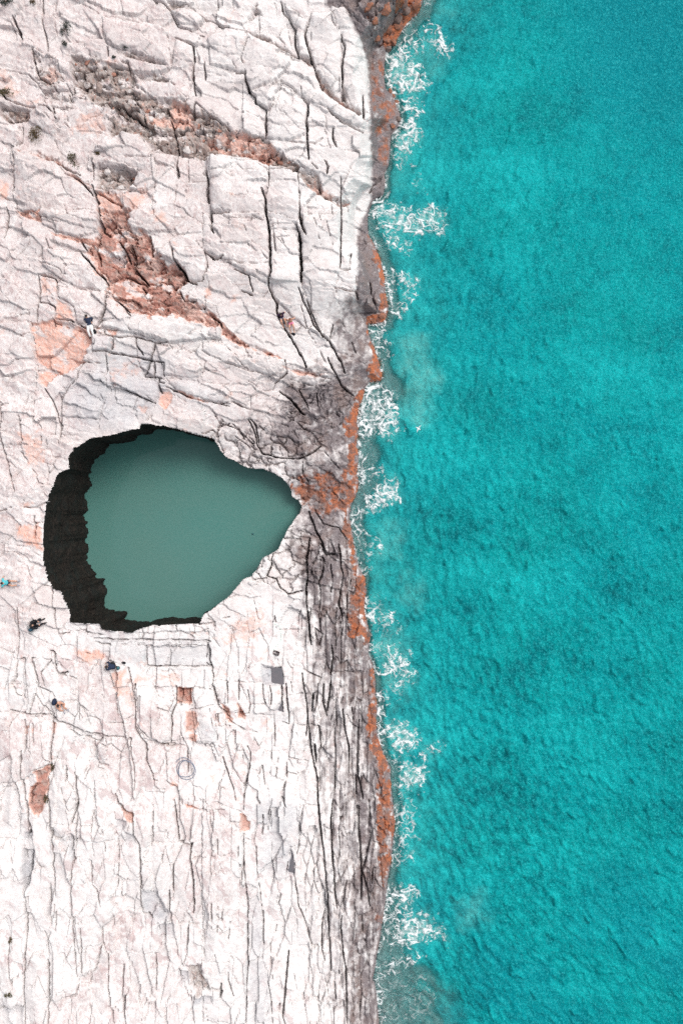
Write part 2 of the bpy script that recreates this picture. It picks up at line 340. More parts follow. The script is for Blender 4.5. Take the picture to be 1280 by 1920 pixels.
# regions: kind, strength, soft edge px, recess m, tile, outline; grey on the southern sunk steps is their shade put into colour
REGIONS = '''
dark 1 6 0|0|600,-60 612,8 640,14 652,32 662,52 676,80 688,110 692,150 692,200 694,250 695,300 697,340 695,370 686,400 674,420 669,450 671,490 668,530 664,560 690,600 745,560 770,300 830,0 830,-60
dark .9 44 0|0|640,575 662,560 700,600 712,700 690,760 676,830 640,860 575,868 520,858 492,838 500,790 530,755 520,725 560,712 612,704 640,660
rubble .95 8 0|0|690,-40 800,-40 785,30 748,66 728,98 700,84 690,40 660,10
dark .42 50 0|0|400,830 470,800 500,740 560,715 600,880 560,930 520,890 450,868
dark .9 30 0|0|545,1080 575,1000 560,985 566,950 545,900 600,850 672,850 668,925 656,960 664,1040 640,1100 590,1110
dark .8 30 0|0|545,880 600,850 672,850 668,925 656,960 662,1010 600,1010 560,985 566,950
dark .76 34 0|0|566,960 555,985 540,1020 545,1060 562,1082 572,1110 578,1150 582,1210 592,1250 600,1285 640,1292 652,1330 660,1380 662,1420 655,1460 655,1500 664,1560 655,1610 645,1680 652,1730 655,1780 650,1840 655,1990 800,1990 800,1400 700,1200 700,1000
dark .42 44 0|0|545,985 530,1030 540,1090 565,1120 572,1220 570,1300 580,1380 600,1480 620,1600 625,1700 630,1990 700,1990 690,1400 690,1000
orange 1 5 0|0|730,0 792,-10 786,24 752,60 738,92 725,98 712,85 720,60 735,40 760,20
orange .52 7 0|0|695,95 718,95 720,160 726,180 742,172 745,205 732,240 730,300 720,314 706,300 700,230 697,160
orange .95 5 0|0|690,440 702,455 715,485 724,520 728,560 732,585 722,607 688,608 688,590 708,583 715,555 712,520 700,480
orange .95 6 0|0|688,612 700,640 716,690 720,712 694,716 690,690 694,660
orange 1 6 0|0|672,730 690,728 682,760 674,800 674,860 676,900 672,925 655,955 654,975 666,1030 655,1030 642,980 640,950 652,920 655,870 650,830 642,800 655,770
orange .62 14 0|0|548,900 580,880 655,880 656,930 640,960 600,965 566,950 552,930
orange .95 6 0|0|655,1000 668,1030 676,1060 690,1085 690,1120 686,1145 694,1175 698,1200 686,1210 684,1195 652,1190 652,1130 668,1110 660,1070 650,1030
orange .8 5 0|0|692,1220 704,1250 708,1290 706,1330 712,1370 722,1405 732,1428 738,1440 734,1470 742,1540 738,1590 730,1640 718,1662 710,1610 705,1540 706,1440 700,1415 690,1390 684,1350 690,1325 698,1290
orange .5 6 0|0|705,1714 720,1710 714,1750 706,1765
red 1 9 .45|3|560,-10 735,-10 725,90 690,110 830,120 860,230 960,280 1010,300 1040,380 1000,420 1020,490 1100,490 1160,560 1240,640 1130,610 1030,610 960,580 870,580 780,570 720,545 640,470 600,420 570,350 500,270 470,210 540,190 545,100
rubble .75 8 .1|3|660,120 830,130 860,230 960,280 1010,300 1040,380 1000,420 1020,560 900,560 800,480 720,340 660,230
red .86 5 .35|3|175,610 300,592 480,642 530,650 522,700 470,830 370,890 300,900 255,965 210,930 215,830 195,740
red .7 4 .15|3|320,480 400,520 415,600 310,590
red .55 6 .1|3|235,350 310,375 320,440 260,470 225,430
red .9 3 .2|3|540,640 650,655 650,685 545,670
red 1 3 .35|3|90,-15 240,-5 235,55 150,30
red 1 3 .35|3|290,115 440,130 550,150 540,185 440,160 340,140
red 1 3 .4|4|0,455 60,510 130,580 200,640 300,680 415,730 340,718 250,682 180,658 95,610 90,570 30,515
red .8 4 .3|4|400,765 480,785 620,808 560,825 470,805
red .7 6 0|4|20,370 50,370 45,420 10,420
red .6 6 0|4|140,405 175,405 170,440 140,440
red .8 8 0|1|0,1000 50,1040 40,1110 0,1095
red .45 12 0|1|370,660 450,620 590,620 580,760 500,770 370,720
red .5 10 0|1|700,1090 830,1060 860,1120 760,1200 690,1130
red .5 8 0|1|870,1190 930,1190 940,1270 880,1270
red .45 9 0|1|0,380 90,440 110,540 250,570 290,580 120,570 0,500
red .5 8 .1|1|280,370 330,400 310,460 240,430
red .9 7 .35|1|540,1070 660,1080 700,1180 740,1290 560,1290
red .6 8 .25|1|120,850 300,880 400,960 520,1050 440,1020 330,920
red .75 6 .2|1|790,560 860,640 940,640 960,560 1040,560 1070,640 1110,720 1050,700 900,690 830,680
rubble 1 12 .45|1|390,300 600,340 740,400 750,520 850,550 1040,560 1090,620 1170,640 1290,720 1290,870 1140,880 1050,870 990,860 830,830 800,760 700,750 620,760 600,600 480,560 400,430
rubble .8 10 .3|1|530,930 700,940 780,970 730,1060 660,1080 540,1060
rubble .6 14 .2|1|180,280 400,420 400,560 330,600 220,500
rubble .9 7 .3|1|0,590 60,600 150,600 150,660 60,690 0,640
rubble .7 6 .3|1|650,285 760,300 920,365 780,345 700,320
rubble .8 6 .3|1|750,400 880,410 960,470 900,460 780,440
rubble 1 6 .45|2|-10,545 60,610 120,650 220,670 330,700 350,740 450,800 480,830 470,860 330,820 250,790 130,780 30,750 -10,790
red .75 5 .1|2|20,690 130,650 220,665 340,720 400,790 330,810 250,780 130,760 30,740
rubble 1 5 .4|2|475,850 580,870 600,960 700,990 735,1020 690,1025 600,980 510,930
red .6 5 .1|2|500,910 560,920 640,960 735,1015 690,1020 580,960
rubble .9 5 .4|2|195,165 300,180 440,270 540,305 560,365 660,475 790,555 780,572 660,505 590,445 550,345 480,292 400,262 280,202
red .45 5 .1|2|480,290 540,310 560,365 660,475 790,555 780,572 660,505 590,445 550,345
rubble .9 4 .3|2|230,105 270,15 290,70
rubble .9 4 .5|2|685,490 700,430 720,505
rubble .9 5 .4|1|940,20 1040,35 1010,60 960,60
pink .7 20 0|1|860,0 960,100 1000,160 1140,210 1250,160 1120,90
rubble .6 5 .2|2|460,665 480,660 485,695 465,695
red .8 8 0|7|420,230 560,240 590,290 500,310 430,270
red .7 6 0|7|620,360 700,340 690,480 650,490
red 1 3 .3|7|980,445 1070,445 1070,540 985,535
red .95 4 .05|7|1040,570 1100,580 1110,650 1080,700 1030,690
red .95 3 .1|7|1060,700 1105,710 1095,745 1060,740
red 1 3 .25|7|190,905 290,880 265,960 265,1080 210,1170 160,1100 170,1000 215,970
red .9 3 .2|7|150,650 170,655 162,705 148,695
red .9 3 .2|7|190,655 200,655 198,700 188,695
red .9 3 .2|7|295,630 315,640 312,700 293,700
red .9 3 .35|7|670,1110 740,1130 745,1200 715,1190
red .8 3 .15|7|955,970 990,980 985,1000 955,1000
red .9 3 .2|7|1030,1100 1110,1110 1105,1127 1040,1120
rubble .7 5 .2|7|860,740 1000,765 960,785 880,758
red .45 10 0|7|760,370 980,350 990,430 850,420 770,430
red .4 10 0|7|700,380 740,400 740,560 690,580
pink 1 26 0|7|530,560 740,520 1000,600 1100,760 1060,960 900,1000 640,1010 560,860
pink .8 26 0|7|300,240 620,300 740,560 600,600 380,480
pink .8 40 0|7|760,1050 1280,1080 1280,1280 760,1280
pink 1 20 0|7|0,560 280,600 300,860 130,960 0,1000
rubble .35 8 .05|7|380,660 520,740 600,880 560,880 460,720
red .95 3 .4|8|170,470 215,530 205,560 175,550
red .95 3 .4|8|100,485 130,505 148,585 115,560 85,480
red .5 16 0|8|130,50 300,0 300,170 110,190
red .9 3 .45|8|188,1025 207,1028 235,1070 230,1115 190,1115
grey .9 4 .5|8|288,283 340,296 396,300 405,382 300,384
pink .4 20 0|8|0,690 200,700 200,1000 0,1000
red .55 12 0|5|110,110 220,60 230,250 200,300 120,200
red .75 9 0|5|80,590 250,620 240,765 150,720
red .6 7 0|5|130,480 190,475 190,510 120,515
red .6 10 0|3|110,1230 200,1225 220,1290 110,1290
red .8 3 .1|3|890,990 960,1000 960,1050 920,1100 885,1060
red .8 3 .2|3|980,985 1060,1010 1160,1055 1060,1035
red .5 5 .1|3|760,1070 830,1080 800,1130
red .35 14 0|3|620,860 760,800 800,900 640,960
red .4 8 0|3|830,-10 920,0 940,80 870,60
red .5 8 0|3|1140,420 1190,420 1180,480 1140,470
red .4 8 0|8|100,320 120,320 118,340 100,340
red .5 6 0|8|35,840 65,840 60,885 35,880
pink 1 40 0|0|-200,-200 240,-200 380,180 400,420 330,470 200,620 180,820 120,860 80,1000 70,1200 -200,1250
pink .8 40 0|0|200,640 330,660 560,720 520,860 400,810 260,780
pink .6 40 0|0|280,280 520,340 520,560 420,600 300,420
grey .75 18 0|0|110,720 180,690 250,650 330,670 300,760 240,800 140,800
grey .5 22 0|0|330,690 420,740 400,780 320,740
grey .5 18 0|0|150,620 280,660 320,700 200,700
grey .5 16 0|0|130,1172 260,1190 400,1190 395,1250 270,1250 190,1210
grey .7 6 .45|9|880,692 968,690 978,775 895,775
grey .8 6 .45|9|1000,950 1052,960 1055,1030 1010,1030
grey .8 6 .4|9|1075,1100 1185,1095 1185,1140 1075,1155
grey .8 6 .35|9|790,500 870,520 960,640 880,690 850,670 800,620
grey .7 5 .4|9|645,110 710,115 700,170 650,170
grey .7 6 .4|9|700,170 745,200 770,245 705,240
grey .7 5 .35|9|390,185 420,200 420,320 395,300
grey .9 5 .5|9|130,285 185,285 180,460 140,500 120,480
grey .7 5 .3|9|130,190 185,170 185,230 130,235
grey .6 8 .2|9|0,1150 135,1155 120,1195 0,1200
rubble .7 6 .3|9|1050,930 1130,920 1175,1050 1100,1100 1060,1020
pink 1 8 .12|9|660,480 680,620 640,640 570,710 580,800 600,860 530,950 440,990 440,1050 560,1040 680,860 800,720 790,650 690,610
pink .9 12 .05|9|290,1105 440,1050 560,1050 480,1250 290,1250
pink .5 30 0|9|600,850 870,850 990,860 1060,1250 480,1250
pink .7 24 0|9|660,200 720,300 700,440 650,420
pink .7 30 0|9|960,0 1280,0 1280,640 960,640
grey .55 14 .1|10|330,160 440,200 440,360 380,380 280,380 270,280
grey .55 12 .1|10|225,500 280,480 305,730 300,800 230,800
grey .5 14 .1|10|225,800 320,800 340,1120 220,1120
grey 1 2 .6|10|441,232 456,300 458,376 418,370 430,310
grey 1 2 .6|10|597,430 622,500 625,555 602,556
grey 1 2 .5|8|362,522 396,465 402,522
grey 1 2 .5|8|545,440 560,420 550,520 540,520
grey .6 14 0|8|200,1000 330,960 480,1000 480,1147 330,1147
grey .5 14 0|8|355,530 430,540 440,590 380,590
grey .6 10 0|8|1,570 75,600 75,660 0,650
'''
# raised (+) or sunk (-) slabs: height m, tile, outline
SLABS = '''
.75|1|530,830 600,770 680,755 780,760 830,830 860,880 880,960 865,1050 800,1090 730,1060 780,970 700,940 600,930 530,930 520,870
.4|1|80,830 200,870 310,900 370,980 500,1060 555,1160 550,1230 540,1290 240,1215 90,1160 75,950
.35|1|850,860 975,870 990,1000 960,1290 745,1290 700,1180 690,1090 870,1060
.4|1|1150,870 1290,880 1290,1180 1180,1180 1160,1000
.35|1|960,90 1000,60 1080,70 1150,120 1110,160 1010,150
.3|1|750,470 860,545 1040,555 1080,420 1080,270 990,230 960,380 900,440
.35|1|570,90 830,130 930,170 960,380 760,300 600,250
.3|1|180,270 280,310 400,350 390,400 330,400 320,330 200,300
.3|1|150,660 250,640 340,720 300,760 200,700
-.5|1|0,590 60,600 150,600 150,660 60,690 0,640
-.6|1|400,400 460,400 480,540 440,545 400,500
.3|2|640,20 720,60 790,180 825,330 830,560 760,540 700,440 690,190 640,100
.3|2|545,60 640,60 690,190 695,440 650,470 560,350 510,190
.3|2|400,10 520,100 510,190 540,300 485,290 465,140
.35|2|30,200 120,150 220,170 440,280 560,340 600,460 640,500 800,570 820,650 700,600 610,540 530,510 395,400 230,460 210,370 40,330
.3|2|220,460 395,420 500,500 520,660 440,710 320,690 320,550
.3|2|40,780 250,800 320,840 330,880 310,990 300,1100 110,1080 40,1050
.3|2|330,840 475,850 485,1040 500,1147 330,1147 315,990
.4|3|240,-10 545,-10 548,90 440,130 330,110 240,60
.35|3|245,200 455,210 500,280 560,350 560,430 440,410 340,370 240,290
.55|3|600,440 700,540 780,575 1000,580 1130,620 1230,640 1230,705 1130,700 940,725 730,665 570,630 590,540
.45|3|870,200 960,190 1140,200 1160,300 1130,380 1050,370 1000,290 880,230
.35|3|-200,610 175,610 195,740 215,880 190,1010 180,1290 -200,1290
.3|3|330,410 560,440 590,500 545,635 430,610 415,520 330,470
.3|3|530,690 640,690 625,770 525,770
-.3|3|760,690 865,720 850,790 860,910 800,910 760,800
.3|3|870,730 1050,770 1140,870 1110,920 920,900
.35|3|930,920 1280,960 1290,1060 1180,1045 1000,1000
.3|3|620,880 870,930 890,1000 860,1060 640,970
.3|3|340,1000 440,880 600,900 600,980 550,1150 350,1130
.35|4|0,0 318,0 335,180 340,280 325,350 240,310 100,230 0,180
.35|4|335,20 470,60 490,340 520,430 620,640 500,560 345,410 345,290
.3|4|500,0 690,0 685,280 660,370 700,550 630,640 560,560 500,400
.35|4|0,600 95,640 230,700 415,740 400,790 340,815 100,740 0,690
-.6|4|780,490 870,490 920,500 900,545 810,545
.3|7|300,850 370,850 375,960 430,1040 400,1150 380,1290 280,1290 270,1080 265,960
.35|7|430,950 500,890 580,895 620,1000 640,1100 640,1290 430,1290 440,1060
.25|7|-200,570 170,590 300,640 300,700 285,870 130,960 -200,1010
-.35|7|95,290 140,285 150,430 145,500 80,440
-.3|7|280,240 310,240 330,360 290,350
-.5|7|810,215 1165,215 1165,328 815,330
-.35|7|400,95 550,95 562,130 800,140 1160,130 1160,200 560,205 480,150
.3|7|300,600 350,520 450,520 520,700 400,660
-.35|7|215,440 300,475 330,620 270,600
-.35|7|850,440 980,445 980,540 880,500
.3|7|760,440 850,440 880,500 960,590 955,740 830,740 760,660
.25|7|1070,450 1190,440 1210,740 1080,740 1110,650
.3|8|50,370 120,370 125,480 85,480
.3|8|300,390 395,385 395,460 360,520 310,480
.3|9|290,140 640,140 660,240 665,400 655,480 615,560 655,600 620,680 565,710 575,800 520,950 440,990 430,1085 340,1105 285,1100 275,800 310,450 295,300
.25|9|-200,200 130,230 135,480 145,720 140,1150 -200,1150
-.3|9|480,810 575,805 540,920 480,985
-.25|9|670,440 780,450 790,620 690,620
.25|9|790,345 850,240 970,240 965,500 945,690 870,520 790,490
-.2|10|230,500 285,480 305,720 300,790 232,800
.3|10|0,0 200,160 205,340 225,480 220,900 215,1120 0,1120
-.25|10|440,235 600,240 625,480 600,740 545,740 480,540
.3|10|660,320 740,290 770,350 710,480 690,560 665,480
'''
# open joints: width px, depth m, tile, line; several lines per tile
CRACKS = {
1: '''3 .5:70,90 95,150 130,225|1.2 .2:310,0 300,80 310,180 370,290|2 .4:240,0 235,120 255,210 265,275|4 .6:180,270 190,340 205,410 235,440 300,465|1.5 .3:155,410 205,460 230,500 235,550 265,580 320,585|3 .5:400,450 405,520 470,550|2 .3:370,460 400,520|4 .7:620,585 680,580 715,620 760,650 815,690|2 .3:735,530 790,610 815,690|3 .6:600,260 605,310|3 .6:680,345 715,350 725,395|1.5 .25:725,395 740,480 770,540 830,555 860,545|1.2 .2:430,0 470,30 540,65 570,85|1 .15:570,85 700,95 830,130 930,160|1.2 .2:575,90 580,200 600,260|2 .4:860,0 920,30 960,70 970,110 1000,160 1080,190 1140,210|2 .4:940,20 1040,35 1130,90 1200,130 1250,160 1280,160|3.5 .7:985,220 1020,240 1080,260 1085,330 1078,420 1085,480 1090,530|1.5 .3:1145,350 1150,440|2 .3:1215,0 1218,60|2.5 .5:1090,570 1080,640 1130,640|2.5 .5:945,650 965,720 985,790 990,880 985,950 995,1000|3 .5:990,930 1000,985|1.5 .25:1050,890 1055,1010|3 .6:1150,960 1160,1020 1155,1080 1165,1130|3.5 .6:1178,1180 1188,1280|2 .4:1180,1180 1230,1190 1280,1190|2.5 .5:565,790 525,850 520,920 525,1000|4 .7:520,1040 545,1120 555,1200 550,1280|3 .5:550,1080 620,1120 680,1150|1.5 .25:580,880 700,885 780,890 850,900|2.5 .4:370,980 420,990 470,1030 520,1090|2.5 .4:300,900 350,930 400,960 450,980|2 .3:80,820 90,900 80,1000 75,1070|2.5 .4:120,700 120,790 100,820|2.5 .5:40,1160 45,1230 35,1280|1.5 .25:80,1160 200,1190 240,1215|1.2 .2:240,1215 330,1250 480,1270 545,1280|1.2 .2:370,640 360,690 400,730 480,730 580,740|1.2 .2:0,100 60,120 80,175 70,240|1.2 .2:0,385 80,390 150,410|2 .4:0,500 40,560 100,580 270,600 320,670|1.5 .25:600,350 680,380 740,395|1.5 .25:650,290 740,320 830,360 920,370|1.2 .2:730,420 830,440 920,440 980,480|1.2 .2:1160,240 1150,330|1.2 .15:1080,400 1180,410 1280,440|2 .3:1090,570 1170,640 1280,720|4 .6:290,590 300,640|2.5 .5:640,600 700,640 720,600|2 .4:1060,700 1100,730 1110,680''',
2: '''2 .4:0,90 60,115 110,150 200,165|2.5 .5:390,0 400,50 440,100 465,140 460,220 485,290|1.5 .3:420,110 435,200 450,250|3 .5:520,130 510,180 540,290 560,350|1.5 .3:545,60 520,130|1.2 .2:545,130 540,210|2.5 .5:690,180 710,240 700,320 695,440|1.2 .2:150,320 180,370|3 .6:170,370 215,370 215,400 235,460 260,480 265,510 320,550 315,620 315,690|1.5 .25:230,210 195,300 215,370|2 .4:10,330 15,400|1.5 .25:78,0 78,60|1.5 .25:150,0 150,50|1.5 .25:280,70 285,170|1.5 .25:360,360 360,400|1.2 .2:395,410 450,440 465,470|1.2 .2:395,410 365,550|4 .5:500,495 530,520 520,600 520,660 528,760 530,800|1.5 .25:490,440 500,500|2.5 .5:625,550 700,610 800,660|3 .5:650,640 650,690 670,735|1.2 .2:610,640 630,720 640,740|2.5 .5:800,490 805,580|2 .3:600,690 560,720 440,710|3 .6:20,870 30,920 25,1010|3 .6:45,1060 45,1147|2 .4:0,865 20,870|1.5 .25:40,1050 100,1065 110,1090 200,1100 240,1110 250,1080 300,1100|4.5 .7:295,945 315,990 315,1060 330,1147|2 .3:330,880 320,960|4 .6:485,1045 485,1090 500,1147|2 .3:475,850 485,1045|1.5 .25:560,980 580,1060 600,1147|1.5 .25:630,960 650,1070|2 .4:690,880 690,1030 695,1147|1.2 .2:740,830 700,920|3 .5:610,800 625,830 620,870|1.2 .2:720,740 780,745 820,770|2 .3:320,760 330,840 330,880|2.5 .5:560,350 600,460 650,490 690,510 760,550|1 .12:30,240 120,260 210,255|1 .12:220,330 350,360|1 .12:0,640 200,650|3 .5:830,970 850,930 900,880|4 .5:340,770 370,790 380,810|2 .3:545,820 575,850''',
3: '''3.5 .7:553,0 560,60 545,130 530,200 555,280|2.5 .5:450,220 490,260 520,310 570,350 595,390|3 .6:605,420 590,480 600,520 570,570 545,635|3 .5:445,150 480,200|4 .6:660,150 690,190 715,260|3 .5:700,210 740,180 755,250 745,300 790,350 820,390|3 .5:680,340 740,360 800,385|3.5 .6:835,120 845,170 850,230|6 .8:970,250 1010,300 1040,370 1100,395|2 .4:960,190 970,250|2 .3:1140,200 1160,300 1130,380|2.5 .5:1000,430 1030,490 1100,490|1.2 .2:1140,460 1150,530|3 .5:1175,570 1230,610 1240,640|3.5 .6:1175,0 1185,80 1195,115|3 .5:1150,220 1200,260 1250,240|2.5 .5:40,30 35,100 25,140|1.5 .3:265,150 280,200 340,205 450,205|1.2 .2:240,190 240,230 160,270 165,300|1.5 .25:160,255 245,280 340,310 345,330|2 .4:215,340 300,360 320,385 320,440|2.5 .4:215,340 225,440 220,500 205,600|2 .3:225,495 270,500 310,525 310,590|2 .35:310,590 400,600 480,640 550,640 650,655|2.5 .4:300,590 305,640|1.5 .3:305,610 400,645 480,660|1.5 .25:340,370 440,420 560,440|2 .35:550,670 650,690 750,690 870,720 930,720|1.2 .2:540,640 550,670 525,770 520,830|2 .3:580,640 580,675 640,685|2.5 .45:525,770 600,775 760,800 800,810 920,835|2.5 .4:630,690 625,770|2 .3:600,775 600,900|2.5 .4:760,690 765,740 800,790|3 .5:865,720 850,790 830,850 800,900|2.5 .4:860,825 860,910|2 .4:800,905 900,915 885,940 920,950|2 .3:920,835 915,910|2.5 .4:880,915 890,970 900,1000|1.5 .3:470,825 520,835 600,840|2 .3:470,825 440,870 430,920 380,980 350,1040 340,1140 335,1200|2 .4:250,980 290,1040 320,1120 335,1200 325,1280|1.5 .3:175,605 195,740 210,880 200,940 185,1010|1.2 .2:180,1010 185,1120 210,1190 225,1250|2 .4:20,1075 20,1130 5,1220|1.2 .2:20,1075 60,1065|1.2 .2:165,1010 130,1120 110,1190|1.2 .2:30,1000 60,940 80,900|2 .35:610,970 700,985 800,1030 870,1060|2 .35:930,970 1000,1000 1090,1040 1180,1050 1280,1075|1.5 .25:780,920 870,930|1.5 .25:870,1060 840,1130 800,1180|1.2 .2:770,1030 740,1100 770,1080|1.2 .2:820,1020 860,1050|1.2 .2:560,1000 580,1050 560,1130 550,1200|1.2 .2:735,580 725,640 735,660|1.2 .2:940,720 980,790 1020,730|1.5 .25:1150,600 1060,680 1000,690|1.2 .2:1130,720 1230,715 1280,760|1.2 .2:1140,870 1200,880 1280,860|1.2 .2:1170,1030 1200,970 1280,950|2 .3:1200,1130 1230,1180 1200,1250|1.2 .2:1180,1100 1260,1170|1.2 .15:0,600 160,600|1 .12:0,320 160,310|4 .5:780,400 810,440 790,470|4 .5:560,80 610,120|3 .4:700,540 740,580|3 .5:640,480 690,520 730,560''',
4: '''5 .8:318,0 330,70 335,180 335,240 345,290 325,350|3 .5:325,350 345,410 370,450 365,490 400,560 440,620 480,690 520,770|2 .3:330,90 350,60 365,190|1.5 .25:375,40 385,90 405,150|2.5 .4:40,30 55,100|1.5 .25:210,70 230,130 300,200 320,225|6 .9:470,60 485,110 490,200 495,280 490,340|3 .5:485,0 500,60 515,110|3 .5:480,370 500,430 530,490 555,560 590,600 630,640 690,740 710,800|2.5 .4:520,430 545,500 580,580 600,620|1.5 .3:490,460 530,600 580,670 610,740 625,800|2.5 .45:625,720 660,800 700,870 750,910|2 .35:630,640 650,560|1.5 .25:555,20 575,100 590,160|1.5 .25:610,20 650,160|2.5 .4:693,0 690,180 685,270|2 .35:725,210 740,200 735,280 690,280|2.5 .4:660,370 720,385 765,390 775,430|1.5 .3:765,310 775,430|2 .3:835,330 845,420 875,490|3 .5:780,490 840,490 880,490|1.5 .3:700,550 730,620 765,700|2.5 .4:160,280 230,310 240,360 250,390|2.5 .4:195,385 250,410|1.5 .25:240,420 265,600|1.5 .3:0,180 30,210 100,230 200,250 300,250 335,240|1.5 .25:330,380 300,420|1.5 .25:90,640 150,700 200,760|1.2 .2:200,650 230,720|1.5 .25:0,690 100,740 230,790 340,815 390,790|2 .35:360,850 420,800 410,730|1.5 .25:360,850 350,880 290,890 230,920|1.2 .2:230,840 300,890|2 .3:0,930 80,950 150,940 230,980 330,1000|3 .5:385,890 440,930 480,980 510,1010|2 .35:480,880 520,950 530,980|2 .35:570,900 575,960|2 .35:60,1110 100,1050 180,1080 210,1130|2.5 .4:240,1030 265,1060 280,1147|1.5 .25:235,1040 240,1110|1.5 .3:400,770 520,800 640,830|1.5 .3:750,910 720,880 690,890|1.5 .25:340,1040 420,1060 480,1130|1.5 .25:330,1100 400,1147|1.5 .3:420,1000 480,1040 560,1060|1.5 .3:440,830 540,860 640,860''',
5: '''2 .35:0,30 20,180 35,250 60,340 85,420|1.5 .25:20,175 100,170|2 .3:110,0 120,150|2 .3:335,0 345,60 330,110|1.5 .25:180,0 220,60 225,150|1.5 .25:110,200 170,290 210,340 220,380 280,380|1.5 .25:270,290 265,370|1.2 .2:230,200 310,230 370,220|1.5 .3:140,470 120,500 0,530|2 .3:130,510 200,510 270,480|2.5 .4:190,560 200,610 195,680|1.5 .25:195,600 250,590|1.2 .2:0,710 60,720 150,730 240,800|1.2 .2:150,840 170,900 240,940 290,960|2 .3:290,970 295,1060 305,1150 325,1220 385,1210|1.2 .2:300,1015 350,1010|1.5 .25:80,1080 75,1150 100,1180 100,1280|1.2 .2:40,1090 20,1160|1.5 .2:120,1060 130,1130|1.5 .3:1180,120 1220,80 1230,0|2 .3:1230,60 1280,40|2 .3:480,1165 475,1210 570,1225|2 .3:520,1240 640,1250 900,1250 1170,1260|1.5 .25:795,1200 795,1260|1.5 .25:980,1165 990,1220 1090,1210 1160,1190|2 .3:1010,1200 1080,1240|1.5 .3:1110,1165 1170,1160 1220,1140 1280,1120|1.5 .2:1150,1100 1200,1160 1190,1240''',
6: '''2 .3:0,90 50,70 80,120 70,60 100,20|2.5 .4:230,20 260,80 270,140 300,190 380,210 480,215 540,190 590,150|2 .3:150,40 200,90 260,150|1.5 .25:330,80 380,140 400,200|1.5 .3:270,30 330,100 420,110|1.5 .25:140,190 220,220 270,250|2 .3:280,230 300,200|1.5 .25:400,290 450,300 490,330 500,370|1.5 .3:590,150 560,100 510,60|2 .3:500,230 500,290 530,330|1.5 .25:610,180 680,260 700,300|2.5 .4:530,480 560,560 600,640 620,700|5 .7:590,640 620,690 660,690|1.5 .25:400,560 470,600 530,610|1.5 .25:420,560 580,540|3 .5:535,610 520,720 525,800 515,880 520,950|2 .35:600,700 605,760 580,830 590,900|2.5 .4:680,640 690,720 700,800 690,870 680,950 700,1000|2 .3:640,740 650,830 640,880|2 .3:740,820 720,900 720,1000 730,1080|2.5 .4:350,690 340,760 320,800 370,820 390,860 430,890 500,870|2 .3:245,800 250,820 320,810|1.5 .2:250,890 170,890 120,920|1.5 .25:0,1000 50,1030 60,1080 140,1100|1.5 .25:250,900 270,980 300,1100|1.5 .25:500,940 480,1000 475,1080|3 .5:520,950 530,1040 540,1147|2 .3:560,1060 600,1090 580,1147|2 .3:590,900 580,1000 590,1080|2 .3:670,960 660,1060 665,1147|1.5 .25:360,700 350,750|1.2 .2:380,1070 480,1070|2 .3:560,470 600,540 680,560 720,620|1.5 .25:690,500 730,560|1.5 .3:440,0 500,60 560,90|1.5 .3:160,100 230,150 280,230''',
